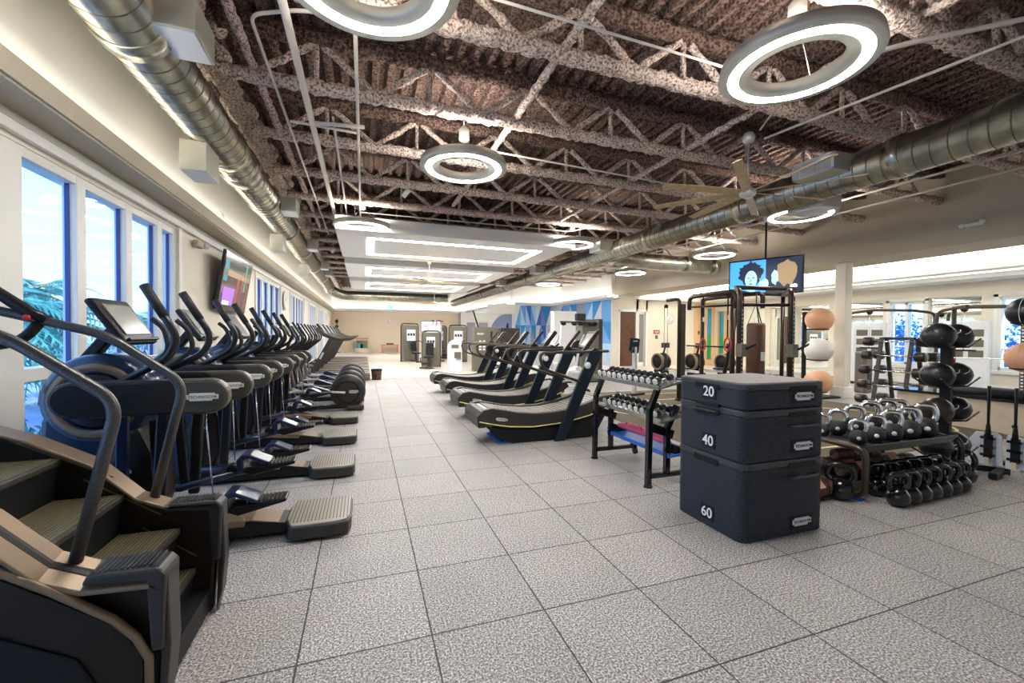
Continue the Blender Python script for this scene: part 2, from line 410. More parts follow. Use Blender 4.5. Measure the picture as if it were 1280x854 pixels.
# far right alcove (X 7.6 .. 11), white wall with a two pane window
st('wall_far', MB().bb(7.55, 8.0, YF-.9, YF-.7, 0, 3.3).bb(9.95, 12.4, YF-.9, YF-.7, 0, 3.3).bb(8.0, 9.95, YF-.9, YF-.7, 2.55, 3.3).bb(8.0, 9.95, YF-.9, YF-.7, 0, .2).bb(7.55, 7.7, YF-.9, YF, 0, 3.3), 'white_paint')
fo = st('window_8', MB().bb(8.0, 8.08, YF-.88, YF-.68, .2, 2.55).bb(9.87, 9.95, YF-.88, YF-.68, .2, 2.55).bb(8.82, 9.1, YF-.88, YF-.68, .2, 2.55).bb(8, 9.95, YF-.88, YF-.68, 2.47, 2.55), 'frame_paint', .006)
MB().bb(8.08, 9.87, YF-.8, YF-.79, .2, 2.5).build('pane', 'mural_5', fo)
# mural walls: Y=24 (X 8.6..11.33) and X=11.33 (Y 17.75..24), a lower run X=8.6.. back to the far wall
st('wall_right', MB().bb(XB-.07, XB+.13, 17.75, 24.2, 0, 3.3).bb(XB-.2, XB+.2, 17.6, 24.2, 3.3, DECK+.1), 'white_paint')
st('wall_right', MB().bb(6.9, XB+.1, 24.0, 24.2, 2.75, 3.3).bb(8.55, XB+.1, 24.0, 24.2, 0, 2.8).bb(8.45, XB+.2, 24.1, 24.3, 3.3, DECK+.1), 'white_paint')
st('wall_right', MB().bb(8.45, 8.65, 24.2, YF, 3.3, DECK+.1), 'white_paint')
cl = MB(); lp = MB()
def cseg(x0, x1, y0, y1, dx, dy):
    """cove ledge along a wall segment; (dx,dy) points into the room"""
    if dx: lp.bb(min(x0, x0+dx*.4), max(x0, x0+dx*.4), y0, y1, 3.30, 3.36).bb(x0+dx*.4-.02, x0+dx*.4+.02, y0, y1, 3.3, 3.46); cl.bb(x0+dx*.2-.025, x0+dx*.2+.025, y0, y1, 3.362, 3.378)
    else: lp.bb(x0, x1, min(y0, y0+dy*.4), max(y0, y0+dy*.4), 3.30, 3.36).bb(x0, x1, y0+dy*.4-.02, y0+dy*.4+.02, 3.3, 3.46); cl.bb(x0, x1, y0+dy*.2-.025, y0+dy*.2+.025, 3.362, 3.378)
cseg(XB-.2, 0, 17.4, 24.1, -1, 0); cseg(8.45, XB-.2, 24.1, 0, 0, -1); cseg(8.45, 0, 24.1, YF-.5, -1, 0); cseg(XB, XR, 17.75, 0, 0, -1)
st('trim_8', lp, 'white_paint'); st('trim_9', cl, 'cove_led')
# wall under the low ceiling with two doors (Y = 17.75)
D = 17.75
st('wall_right', MB().bb(XB-.06, 11.78, D-.01, D+.19, 0, 3.29).bb(12.72, 12.86, D, D+.2, 0, 3.3).bb(13.3, 16.3, D, D+.2, 0, 3.3).bb(11.7, 13.4, D, D+.2, 2.72, 3.3), 'wall_paint')
st('wall_right', MB().bb(XB-.2, XR+.2, D+.05, D+.25, 3.3, DECK+.1), 'white_paint')
st('wall_right', MB().bb(16.3, XR, D, D+.2, 0, 3.3), 'orange_wall')
d1 = st('door_1', MB().bb(11.80, 12.70, D+.06, D+.11, .01, 2.70), 'door_brown', .004)
MB().bb(11.88, 12.62, D+.05, D+.06, .12, 2.6).build('panel', 'door_brown', d1, .004)
MB().tube([(12.6, D+.03, 1.0), (12.6, D+.03, 1.25)], .012).build('door_handle', 'chrome', d1)
d2 = st('door_2', MB().bb(12.88, 12.93, D+.06, D+.12, .01, 2.70).bb(13.23, 13.28, D+.06, D+.12, .01, 2.7).bb(12.9, 13.27, D+.06, D+.12, 2.6, 2.7).bb(12.9, 13.27, D+.06, D+.12, .01, .2), 'frame_paint', .004)
MB().bb(12.93, 13.23, D+.085, D+.095, .2, 2.6).build('pane', 'screen_grey', d2)
st('trim_10', MB().bb(11.70, 11.80, D-.03, D+.02, 0, 2.8).bb(12.70, 12.78, D-.03, D+.02, 0, 2.8).bb(11.7, 13.38, D-.03, D+.02, 2.70, 2.82).bb(12.82, 12.88, D-.03, D+.02, 0, 2.8).bb(13.28, 13.38, D-.03, D+.02, 0, 2.8), 'white_paint', .004)
st('trim_11', MB().bb(17.2, 17.42, D-.04, D, 1.6, 3.0), 'teal'); st('trim_12', MB().bb(17.2, 17.42, D-.04, D, .3, 1.6), 'green')
# back wall behind the camera
st('wall_back', MB().bb(XW-.2, XR+.2, YB-.2, YB, 0, DECK+.1), 'wall_paint')
# ---- right wall with mirrors and windows
rw = MB(); mi_ = -1; segs = [('w', YB+.2, 1.2), ('m', 1.5, 3.4), ('w', 4.2, 7.02), ('m', 7.42, 8.64), ('w', 8.80, 9.76), ('m', 10.0, 11.6), ('m', 11.9, 14.5), ('m', 14.8, 17.6)]
y = YB-.2
for k, a, b in segs: rw.bb(XR, XR+.25, y, a, 0, 3.3); y = b
rw.bb(XR, XR+.25, y, D+.3, 0, 3.3)
for k, a, b in segs:
    if k == 'w': rw.bb(XR, XR+.25, a, b, 2.76, 3.3).bb(XR, XR+.25, a, b, 0, .62)
    else: rw.bb(XR, XR+.25, a, b, 2.85, 3.3).bb(XR+.06, XR+.25, a, b, 0, 2.85)
st('wall_right', rw, 'wall_paint')
for k, a, b in segs:
    if k == 'm':
        mi_ += 1; tag(MB().bb(XR+.03, XR+.055, a+.02, b-.02, .12, 2.83).build('wall_mirror', 'mirror'), ['tall wall mirror beside the camera, out past the right edge', 'tall wall mirror between the two blue windows on the right wall', 'tall wall mirror just left of the left blue window', 'tall wall mirror behind the exercise balls', 'tall wall mirror at the far end, behind the training rig'][mi_], 'mirror', 'mirror panels on the right wall')
    else:
        wn += 1; f = MB(); n = 2 if b-a < 1.5 else max(2, round((b-a)/1.0))
        for i in range(n+1):
            yy = a+(b-a)*i/n; f.bb(XR-.03, XR+.16, yy-.045, yy+.045, .62, 2.76)
        f.bb(XR-.03, XR+.16, a, b, .6, .7).bb(XR-.03, XR+.16, a, b, 2.69, 2.76).bb(XR+.02, XR+.1, a, b, 1.22, 1.27)
        fo = st('window_%d' % (wn+1), f, 'white_paint', .005)
        MB().bb(XR+.08, XR+.09, a+.03, b-.03, .66, 2.72).build('glass', 'glass', fo)
        st('trim_%d' % (20+wn), MB().bb(XR-.05, XR, a-.12, a-.02, .5, 2.86).bb(XR-.05, XR, b+.02, b+.12, .5, 2.86).bb(XR-.05, XR, a-.12, b+.12, 2.78, 2.9).bb(XR-.08, XR, a-.14, b+.14, .5, .6), 'white_paint', .005)
st('baseboard_right', MB().bb(XR-.02, XR, YB, D, 0, .16), 'white_paint')
# ---- bulkhead and low ceiling on the right
st('wall_right', MB().bb(XB, XB+.2, YB, 17.9, 3.45, DECK+.1).bb(XB+.19, XB+1.25, YB, 17.7, 3.451, 3.55).bb(XB+1.2, XB+1.28, YB, 17.7, 3.45, 4.1), 'soffit_paint')
st('ceiling', MB().bb(XB+.1, XR+.2, YB-.1, 17.9, 4.02, 4.12), 'white_paint')
st('wall_right', MB().bb(12.4, 12.6, 24.2, YF, 0, 3.35), 'white_paint'); st('ceiling', MB().bb(8.5, 12.6, 24.2, YF, 3.36, 3.46), 'white_paint')
st('trim_13', MB().bb(16.1, 16.2, YB, 17.7, 3.5, 4.02).bb(16.1, XR, YB, 17.7, 3.46, 3.52).bb(16.7, XR, YB, 17.7, 3.28, 3.34).bb(16.68, 16.74, YB, 17.7, 3.28, 3.42), 'white_paint', .004)
st('trim_14', MB().bb(16.03, 16.08, YB+.2, 17.4, 3.94, 3.97).bb(XB+1.31, XB+1.36, YB+.2, 17.4, 3.94, 3.97).bb(17.0, 17.05, YB+.2, 17.4, 3.345, 3.36), 'low_cove_led')
st('trim_15', MB().bb(13.3, 13.42, YB+.5, 17, 4.0, 4.019).bb(14.9, 15.02, YB+.5, 17, 4.0, 4.019), 'low_cove_led')
st('trim_16', MB().bb(9.0, 11.5, 29, 29.3, 3.34, 3.359), 'led')  # glowing panel added only to brighten the far alcove
# columns
def column(x, y, lab):
    c = thing('column', lab, 'column', (x, y, 0)); c['kind'] = 'structure'
    MB().bb(-.13, .13, -.13, .13, 0, 3.45).build('shaft', 'wall_paint', c, .01)
    MB().bb(-.17, .17, -.17, .17, 0, .28).build('plinth', 'white_paint', c, .01)
column(11.62, 7.45, 'square cream column with a white plinth, beside the stacked exercise balls')

# ---- sprayed metal deck, ribs along Y
prof = []; x = XW-.3
while x < XB+.2:
    prof += [(x, DECK), (x+.07, DECK), (x+.10, DECK+.085), (x+.17, DECK+.085)]; x += .20
mb = MB(); ys = [YB-.2, YF+.3]
vs = [(a, ys[0], z) for a, z in prof] + [(a, ys[1], z) for a, z in prof]; n = len(prof)
mb.add(vs, [(i, i+1, n+i+1, n+i) for i in range(n-1)])
mb.bb(XW-.3, XB+.3, ys[0], ys[1], DECK+.1, DECK+.2)
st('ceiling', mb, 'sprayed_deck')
# sprayed edge beam against the left upper wall
def lumpy(p, q, r, amp, seg=.05, n=9, flat=1.):
    p, q = Vector(p), Vector(q); L = (q-p).length; N = int(L/seg); P = [p.lerp(q, i/N) for i in range(N+1)]
    m = MB(); m.tube(P, r, n, flat=flat)
    for v in m.v:
        v += Vector((random.uniform(-amp, amp), random.uniform(-amp, amp), random.uniform(-amp, amp)))
    return m
eb = lumpy((-1.62, YB, 4.62), (-1.62, YF, 4.62), .12, .03, .11)
for k in range(0, 340):
    yy = -1 + k*.105 + random.uniform(-.04, .04)
    if yy > 34: break
    eb.ball((-1.75+random.uniform(-.15, .2), yy, 4.86+random.uniform(-.12, .1)), random.uniform(.07, .15), (1, 1.3, .7), n=8)
tag(eb.build('edge_beam', 'sprayed_foam'), 'lumpy foam-sprayed edge beam running above the left duct', 'beam')

# ---- bar joists
def joist():
    t = thing('roof_joist', '', 'joist', (0, 0, 0), group='foam-sprayed roof joists')
    x0, x1 = -1.5, XB-.02
    lumpy((x0, 0, 4.42), (x1, 0, 4.42), .088, .019, .045, 9, .85).build('bottom_chord', 'sprayed_foam', t)
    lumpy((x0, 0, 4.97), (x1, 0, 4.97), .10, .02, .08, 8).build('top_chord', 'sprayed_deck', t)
    w = MB(); x = x0 + .35; k = 0
    while x < x1-.7:
        a, b = (x, 0, 4.46), (x+.62, 0, 4.93)
        if k % 2: a, b = (x, 0, 4.93), (x+.62, 0, 4.46)
        s = lumpy(a, b, .042, .012, .06, 7); w.add(s.v, s.f, True)
        if k % 2 == 0: s = lumpy((x+.62, 0, 4.93), (x+.62, 0, 4.44), .03, .01, .07, 6); w.add(s.v, s.f, True)
        x += .66; k += 1
    w.build('web', 'sprayed_foam', t)
    return t
j0 = joist(); jy = [-.43, 1.03, 2.5, 3.97, 5.47, 6.93, 8.4, 9.87, 11.3, 12.8, 14.25, 15.7, 17.2, 18.6, 20.1, 21.6, 23.0]
for i, y in enumerate(jy):
    lab = ORD[i].capitalize() + ' foam-sprayed steel joist counting back from the camera, spanning the whole ceiling'
    if i == 0: j0.location = (0, y, 0); j0['label'] = lab
    else: copy_thing(j0, lab, (0, y, 0))
# short joist ends at the far left, beside the ceiling clouds
br = []
for i, (x, a, b) in enumerate([(-1.15, -1.5, 13.), (1.92, -1.5, 9.6), (4.75, -1.5, 10.), (8.3, -1.5, 16.)]):
    tag(lumpy((x, a, 4.47), (x, b, 4.47), .045, .014, .07, 7).build('joist_bridging', 'sprayed_foam'),
        'thin foam-covered bridging bar under the joists, ' + ['above the left duct side', 'left of the middle of the ceiling', 'between the middle and the ceiling fan', 'right of the ceiling fan'][i], 'bar', 'bridging bars between the joists')
# white conduits and sprinkler pipes along the room
def pipe(name, pts, r, lab, cat='pipe', m='pipe_white', fl=.12):
    return tag(MB().tube(fillet(pts, fl), r, 8).build(name, m), lab, cat)
pipe('sprinkler_pipe', [(-.64, -1, 4.28), (-.64, 13, 4.28)], .038, 'thick white sprinkler pipe under the joists near the left duct')
pipe('conduit', [(-.38, 5.9, 4.3), (-.38, 13, 4.3)], .016, 'thin white conduit just right of the thick sprinkler pipe')
pipe('conduit', [(-.95, 13, 4.33), (-.95, 4.3, 4.33), (-.55, 4.1, 4.33), (.0, 4.0, 4.33)], .016, 'thin white conduit that bends right near the big ring light')
pipe('conduit', [(-.08, 3.4, 4.3), (-.08, 14, 4.3)], .020, 'straight white conduit running back from the big ring light')
pipe('conduit', [(-.9, 6.1, 4.26), (-.1, 6.15, 4.26)], .018, 'short cross conduit under the joists')
pipe('sprinkler_pipe', [(-.6, 6.0, 4.24), (0.0, 5.9, 4.24)], .026, 'short white branch pipe off the sprinkler pipe')
pipe('conduit', [(.6, 3.3, 4.25), (3.5, 3.35, 4.25), (4.5, 3.6, 4.25), (5.0, 4.3, 4.32)], .012, 'thin white conduit crossing from big ring light to ceiling fan')
pipe('conduit', [(1.3, 6.05, 4.27), (5.6, 6.3, 4.27), (8.0, 6.0, 4.27)], .014, 'thin white conduit running right from the middle ring light')
pipe('conduit', [(-.1, 10.1, 4.25), (5.1, 10.0, 4.25), (5.6, 9.0, 4.3)], .014, 'thin white conduit linking the two ring lights by the ceiling cloud')
pipe('conduit', [(4.15, 2.5, 4.02), (4.4, 2.4, 4.1), (5.9, 1.5, 4.3), (7.5, .9, 4.3)], .022, 'thick white conduit curving right from the near ring light')
pipe('conduit', [(5.9, .5, 4.28), (5.2, 4.4, 4.28)], .016, 'riffled conduit leading to the ceiling fan')
pipe('sprinkler_pipe', [(8.9, -1, 4.25), (8.9, 17, 4.25)], .02, 'long straight pipe beyond the right duct')
pipe('sprinkler_pipe', [(9.6, -1, 4.2), (9.6, 17, 4.2)], .02, 'long straight pipe beside the right bulkhead')

# ---- ducts
def duct(name, lab, x, z, r, y0, y1, collars, big=()):
    t = thing(name, lab, 'duct', (x, y0, z))
    L = y1-y0; MB().lathe([(r, 0), (r, L)], axis='y', n=40).build('spiral_tube', 'duct_metal', t)
    sp = []; P_ = .17; N_ = int(L/P_*20)
    for k in range(N_+1): an = 2*PI*k/20; sp.append((math.cos(an)*(r+.001), L*k/N_, math.sin(an)*(r+.001)))
    MB().tube(sp, .0065, 5).build('seam', 'duct_seam', t)
    for c in collars:
        MB().lathe([(r+.002, c-y0-.09), (r+.022, c-y0-.085), (r+.022, c-y0+.085), (r+.002, c-y0+.09)], axis='y', n=36).build('collar', 'duct_metal', t)
        MB().tube([(0, c-y0, r), (0, c-y0, DECK-z-.02)], .006, 6).build('hanger_rod', 'steel', t)
    return t
dl = duct('spiral_duct', 'galvanised spiral air duct along the left window wall', -1.74, 3.98, .255, -1.5, 24.0, [1.2, 4.15, 6.6, 8.8, 11.2, 13.8, 16.8, 20.0])
MB().lathe([(.255, 0), (.285, .02), (.285, .30), (.255, .32)], (0, 8.6, 0), 'y', 36).build('sleeve', 'duct_metal', dl)
MB().tube(fillet([(0, 25.2, 0), (0, 25.75, -.15), (.6, 26.0, -.42), (6.3, 26.0, -.42)], .4), .25, 28).build('cross_branch', 'duct_metal', dl)
MB().tube([(0, 25.5, 0), (0, 25.2, 0)], .26, 28).build('end_collar', 'duct_metal', dl)
dr = duct('spiral_duct', 'galvanised spiral air duct crossing the upper right of the hall', 6.65, 3.93, .255, -1.5, 33, [.8, 3.6, 6.0, 8.7, 11.4, 14.0, 16.8, 20, 24, 28])
MB().tube(fillet([(.1, 12.1, -.1), (1.6, 12.4, -.12), (4.2, 12.4, -.12)], .3), .24, 28).build('side_branch', 'duct_metal', dr)
MB().lathe([(.24, 0), (.262, .01), (.262, .12), (.24, .13)], (2.9, 12.4, -.12), 'x', 28).build('collar', 'duct_metal', dr)
MB().lathe([(.24, 0), (.262, .01), (.262, .12), (.24, .13)], (4.0, 12.4, -.12), 'x', 28).build('collar', 'duct_metal', dr)
def diffuser(parent, x, y, z, sx_, sy_, sz, face):
    """outlet box welded on a duct; face 'x-','x+','z-'"""
    b = MB().box((x, y, z), (sx_, sy_, sz)).build('outlet_box', 'duct_box', parent, .006)
    g = MB()
    if face == 'z-':
        g.box((x, y, z-sz/2-.004), (sx_*.9, sy_*.9, .008))
    else:
        s = -1 if face == 'x-' else 1; xx = x+s*(sx_/2+.006)
        g.bb(xx-.006, xx+.006, y-sy_/2, y+sy_/2, z+sz/2-.03, z+sz/2).bb(xx-.006, xx+.006, y-sy_/2, y+sy_/2, z-sz/2, z-sz/2+.03)
        g.bb(xx-.006, xx+.006, y-sy_/2, y-sy_/2+.03, z-sz/2, z+sz/2).bb(xx-.006, xx+.006, y+sy_/2-.03, y+sy_/2, z-sz/2, z+sz/2)
        k = int(sy_/.035)
        for i in range(k): g.bb(xx-.004, xx+.004, y-sy_/2+.03+i*(sy_-.06)/k, y-sy_/2+.03+i*(sy_-.06)/k+.012, z-sz/2+.02, z+sz/2-.02)
    g.build('grille', 'vent_white', b)
for (y, s) in [(4.15, 1), (5.75, -1), (9.3, 1), (10.6, -1), (13.2, 1), (15, -1), (17., 1), (19, 1)]:
    diffuser(dl, s*.33 if s > 0 else -.10, y+1.5+(0 if s > 0 else .25), .02 if s > 0 else -.42, .36 if s > 0 else .26, .46, .26 if s > 0 else .34, 'z-')
for (y, s) in [(4.35, -1), (5.0, 1), (10.4, -1), (15.0, -1), (19.5, -1)]:
    diffuser(dr, s*.37, y+1.5, .06 if s < 0 else -.18, .42, .60, .24, 'x-' if s < 0 else 'z-')

# ---- ring lights
def ring():
    t = thing('ring_light', '', 'ceiling light', (0, 0, 0), group='ring-shaped ceiling lights')
    MB().lathe([(.37, 0), (.60, 0), (.615, .02), (.60, .10), (.37, .10), (.35, .08), (.35, .02)], axis='z', n=64, closed=True).build('housing', 'duct_box', t)
    MB().lathe([(.45, -.003), (.535, -.003), (.535, 0.001), (.45, 0.001)], axis='z', n=64, closed=True).build('diffuser', 'ring_led', t)
    MB().lathe([(.42, .102), (.54, .102), (.54, .108), (.42, .108)], axis='z', n=64, closed=True).build('uplight', 'ring_up', t)
    for k in range(3):
        a = 2*PI*k/3+.4; MB().tube([(math.cos(a)*.48, math.sin(a)*.48, .1), (math.cos(a)*.05, math.sin(a)*.05, .42)], .003, 5).build('suspension_wire', 'steel', t)
    MB().lathe([(.02, .62), (.07, .56), (.075, .42), (.05, .40), (.0, .40)], axis='z', n=20).build('canopy', 'duct_box', t)
    MB().tube([(0, 0, .6), (0, 0, 1.1)], .012, 6).build('stem', 'steel', t)
    return t
rpos = [((.02, 3.0, 3.9), 'largest ring light, cut off by the top edge left of centre'), ((3.57, 2.72, 3.9), 'big tilted-looking ring light at upper right, nearest to the duct'),
        ((1.34, 5.97, 3.9), 'ring light hanging at upper centre in front of the joists'), ((-.04, 10.08, 3.9), 'ring light at the left end of the first ceiling cloud'),
        ((5.17, 10.03, 3.9), 'ring light at the right end of the first ceiling cloud'), ((7.99, 5.95, 3.9), 'ring light just below the ceiling fan and duct'),
        ((9.71, 9.8, 3.9), 'ring light left of the hanging television'), ((9.58, 13.77, 3.9), 'small ring light in front of the short side duct'), ((8.2, 18.3, 3.9), 'farthest small ring light before the blue mural')]
r0 = ring()
for i, (p, lab) in enumerate(rpos):
    if i == 0: r0.location = p; r0['label'] = 'white ' + lab
    else: copy_thing(r0, 'white ' + lab, p)

# ---- ceiling clouds with LED frames
def cloud(x0, x1, y0, y1, lab):
    t = thing('ceiling_cloud', lab, 'ceiling panel', ((x0+x1)/2, (y0+y1)/2, 3.8), group='white floating ceiling panels'); a, b = (x1-x0)/2, (y1-y0)/2
    MB().bb(-a, a, -b, b, 0, .30).build('panel', 'white_paint', t, .01)
    m = MB(); c, d = a-.75, b-.75; w = .075
    m.bb(-c, c, -d-w, -d+w, -.006, .002).bb(-c, c, d-w, d+w, -.006, .002).bb(-c-w, -c+w, -d-w, d+w, -.0065, .002).bb(c-w, c+w, -d-w, d+w, -.0065, .002)
    m.build('light_strip', 'led', t)
    for sx_ in (-1, 1):
        for sy_ in (-1, 1): MB().tube([(sx_*(a-.4), sy_*(b-.4), .3), (sx_*(a-.4), sy_*(b-.4), 1.2)], .006, 5).build('hanger_rod', 'steel', t)
cloud(-.6, 5.2, 9.9, 13.5, 'nearest white floating ceiling panel with a glowing rectangle')
cloud(-.6, 5.2, 14.7, 18.2, 'second white floating ceiling panel from the front')
cloud(-.6, 5.2, 19.5, 23.4, 'third white floating ceiling panel from the front')
cloud(-.6, 5.2, 27.0, 31.5, 'farthest white floating ceiling panel beyond the cross duct')

# ---- ceiling fans
def fan():
    t = thing('ceiling_fan', '', 'fan', (0, 0, 0), group='ceiling fans')
    MB().lathe([(.0, -.07), (.06, -.07), (.10, -.04), (.11, .0), (.10, .04), (.05, .07), (.02, .09)], axis='z', n=24).build('motor_hub', 'silver_paint', t)
    MB().tube([(0, 0, .08), (0, 0, .72)], .014, 8).build('down_rod', 'silver_paint', t)
    MB().lathe([(.015, .70), (.07, .72), (.085, .78), (.06, .84), (0, .86)], axis='z', n=20).build('canopy', 'silver_paint', t)
    for k in range(8):
        a = 2*PI*k/8 + .646; q = Matrix.Rotation(a, 3, 'Z') @ Matrix.Rotation(math.radians(14), 3, 'X')
        m = MB(); n = 6; vs = []
        for i in range(n+1):
            x = .12 + 1.20*i/n; w = .052 + .012*math.sin(i/n*PI) ; tw = math.radians(10*(1-i/n))
            for s, h in ((-1, -.006), (1, -.006), (1, .006), (-1, .006)): vs.append(q @ Vector((x, s*w*math.cos(tw)-h*math.sin(tw), s*w*math.sin(tw)+h)))
        fs = [(3, 2, 1, 0), tuple(4*n+j for j in range(4))] + [(4*i+j, 4*i+(j+1) % 4, 4*i+4+(j+1) % 4, 4*i+4+j) for i in range(n) for j in range(4)]
        m.add(vs, fs); m.build('blade', 'blade_wood', t)
    return t
f0 = fan(); f0.location = (5.16, 4.62, 3.6); f0['label'] = 'large eight-blade ceiling fan beside the right duct'
for lab, p, rz in (('smaller ceiling fan hanging from the first floating ceiling panel', (1.9, 13.2, 3.15), .3), ('far ceiling fan hanging from the third floating ceiling panel', (3.5, 22.4, 3.15), .6)):
    c = copy_thing(f0, lab, p, rz); c.scale = (.76,)*3

# small ceiling and wall fixtures
def spot(x, y, z, lab, dx=0.):
    t = thing('spotlight', lab, 'spotlight', (x, y, z), group='small white spotlights')
    MB().tube([(0, 0, .0), (0, 0, .14)], .010, 6).build('stem', 'white_paint', t)
    q = Matrix.Rotation(.6, 3, 'Y'); m = MB().lathe([(.0, -.09), (.045, -.09), (.05, .07), (.0, .08)], axis='z', n=16); m.v = [q @ v + Vector((0, 0, .16 if dx else 0)) for v in m.v]
    m.build('head', 'white_paint', t)
spot(-.9, 14.2, 4.1, 'small white spotlight above the cross duct area at left'); spot(.75, 8.3, 4.22, 'small white spotlight under a joist in the middle of the ceiling')
spot(-2.2, 8.0, 3.245, 'white spotlight on the left ledge nearest the camera', 1); spot(-2.2, 12.6, 3.245, 'white spotlight on the left ledge farther back', 1)
t = thing('emergency_light', 'small twin-head emergency light on the beige bulkhead at right', 'emergency light', (XB-.04, 4.92, 3.8))
MB().box((0, 0, 0), (.07, .26, .06)).build('body', 'white_paint', t, .01); MB().ball((-.04, -.15, .03), .045).build('lamp_head', 'white_paint', t); MB().ball((-.04, .15, .0), .045).build('lamp_head', 'white_paint', t)
t = thing('emergency_light', 'small twin-head emergency light above the wall television', 'emergency light', (XW+.06, 7.55, 2.86))
MB().box((0, 0, 0), (.08, .24, .10)).build('body', 'soffit_paint', t, .015); MB().ball((.05, .13, .0), .05).build('lamp_head', 'vent_white', t)
t = thing('exit_sign', 'green lit exit sign high on the far wall', 'exit sign', (1.95, YF-.62, 3.58)); MB().box((0, 0, 0), (.42, .05, .24)).build('case', 'exit_green', t, .01); MB().tube([(0, 0, .1), (0, 0, 1.465)], .012, 6).build('hanger_rod', 'steel', t)
text('lettering', 'EXIT', .19, 'text_white', t, (0, -.027, 0), NY)
# wall clock shapes
def clock(x, y, z, face, lab, r=.17):
    t = thing('wall_clock', lab, 'clock', (x, y, z))
    ax = 'y' if face == 'y' else 'x'; s = -1 if face == 'y' else 1
    MB().lathe([(.0, 0), (r, 0), (r, s*.03), (r-.02, s*.035), (r-.025, s*.02), (0, s*.02)], axis=ax, n=28).build('case', 'silver_paint', t)
    MB().lathe([(.0, s*.021), (r-.03, s*.021), (r-.03, s*.024), (0, s*.024)], axis=ax, n=28).build('dial', 'clock_face', t)
    h = MB()
    if face == 'y': h.bar((0, -.027, 0), (.08, -.027, .05), .008, .004).bar((0, -.027, 0), (-.03, -.027, .11), .006, .004)
    else: h.bar((.027, 0, 0), (.027, .08, .05), .008, .004).bar((.027, 0, 0), (.027, -.03, .11), .006, .004)
    h.build('hands', 'screen_black', t)
clock(14.75, D-.001, 2.38, 'y', 'round pale clock on the wall right of the brown door', .28); clock(1.9, YF-.001, 2.45, 'y', 'round pale clock on the far beige wall'); clock(XW+.036, 15.0, 2.55, 'x', 'round clock on the window wall between the windows', .3)
# red sign
t = thing('wall_sign', 'red notice sign with a small dark plate below, right of the brown door', 'sign', (13.95, D-.012, 1.72)); MB().box((0, 0, 0), (.36, .02, .2)).build('plate', 'sign_red', t, .003)
MB().box((0.0, -.012, .02), (.26, .004, .03)).box((0, -.012, -.03), (.2, .004, .02)).build('lettering', 'text_white', t); MB().box((.0, 0, -.26), (.15, .02, .18)).build('small_plate', 'machine_grey', t, .003)
t = thing('wall_control', 'small dark wall control plate on the orange wall', 'control panel', (16.62, D-.012, 1.7)); MB().box((0, 0, 0), (.1, .02, .2)).build('plate', 'machine_grey', t, .003); MB().box((0, -.012, .03), (.06, .004, .06)).build('display', 'screen_black', t)

# ---- geometric mural
def mural(name, lab, plane, const, u0, u1, v0, v1, nu, nv, seed):
    rnd = random.Random(seed); us = [u0+(u1-u0)*i/nu for i in range(nu+1)]; vs = [v0+(v1-v0)*i/nv for i in range(nv+1)]
    m = MB()
    def quadtri(a, b, c, d):
        for tri in (((a, b, c), (a, c, d)) if rnd.random() < .5 else ((a, b, d), (b, c, d))):
            k = rnd.choice([0, 1, 2, 3, 3, 4, 5, 6, 7, 1, 2])
            if plane == 'x': m.add([(const-.006, u, v) for u, v in tri], [(0, 1, 2)], mi=k)
            else: m.add([(u, const-.006, v) for u, v in tri], [(0, 1, 2)], mi=k)
    for i in range(nu):
        for j in range(nv): quadtri((us[i], vs[j]), (us[i+1], vs[j]), (us[i+1], vs[j+1]), (us[i], vs[j+1]))
    o = m.build(name, None, None, mats=['mural_%d' % k for k in range(8)]); s = o.modifiers.new('thick', 'SOLIDIFY'); s.thickness = .004
    tag(o, lab, 'mural')
mural('wall_mural', 'blue and white triangle mural on the side wall left of the brown door', 'x', XB-.075, 17.8, 23.95, .05, 3.28, 7, 3, 3)
mural('wall_mural', 'blue and white triangle mural on the wall behind the cabinet machine', 'y', 23.99, 8.6, 11.3, .9, 3.28, 8, 2, 11)
o = MB().prism([(7.05+1.1-1.1*math.cos(t*PI/20)*1, 1.2+1.55*math.sin(t*PI/20)) for t in range(11)] + [(8.5, 2.75), (8.5, 1.2)], 'xz', 24.3, 24.32, 0).build('wall_mural', 'mural_4', None)
tag(o, 'arched grey blue mural piece at the end of the far alcove', 'mural')

# ================================================================== OUTSIDE
st('ground', MB().bb(-60, XW-.26, -20, 70, -.3, -.1), 'pavement'); st('ground', MB().bb(XR+.26, 50, -20, 60, -.3, -.1), 'pavement')
def palm(x, y, h, lab, s=1., seed=0):
    rnd = random.Random(seed); t = thing('palm_tree', lab, 'palm tree', (x, y, -.1), group='palms outside the windows')
    MB().tube([(0, 0, 0), (.05, .03, h*.5), (0, 0, h)], [.16, .12, .13], 10).build('trunk', 'palm_trunk', t)
    m = MB()
    for k in range(46):
        a = rnd.uniform(0, 2*PI); el = rnd.uniform(-.9, 1.3); L = rnd.uniform(1.0, 1.5)*s; n = 9; pts = []
        for i in range(n+1):
            u = i/n; e = el - 1.3*u*u; r = L*u
            pts.append(Vector((math.cos(a)*r*math.cos(el*.6), math.sin(a)*r*math.cos(el*.6), h + L*u*math.sin(el) - .7*u*u*L)))
        sd = Vector((-math.sin(a), math.cos(a), 0))
        m.tube(pts, .012, 4)
        for i in range(2, n+1):
            for s_ in (-1, 1):
                for q in (0, .5):
                    p = pts[i-1].lerp(pts[i], q); d = (pts[i]-pts[i-1]).normalized(); tip = p + (sd*s_*.9 + d*.8 + Vector((0, 0, -.35))).normalized()*(.42*math.sin(PI*min(.95, .25+.7*i/n)))*s
                    w = d*.034; m.add([p-w, p+w, tip, p+Vector((0, 0, -.012))], [(0, 1, 2), (0, 2, 3), (1, 3, 2)])
    m.build('fronds', 'palm', t)
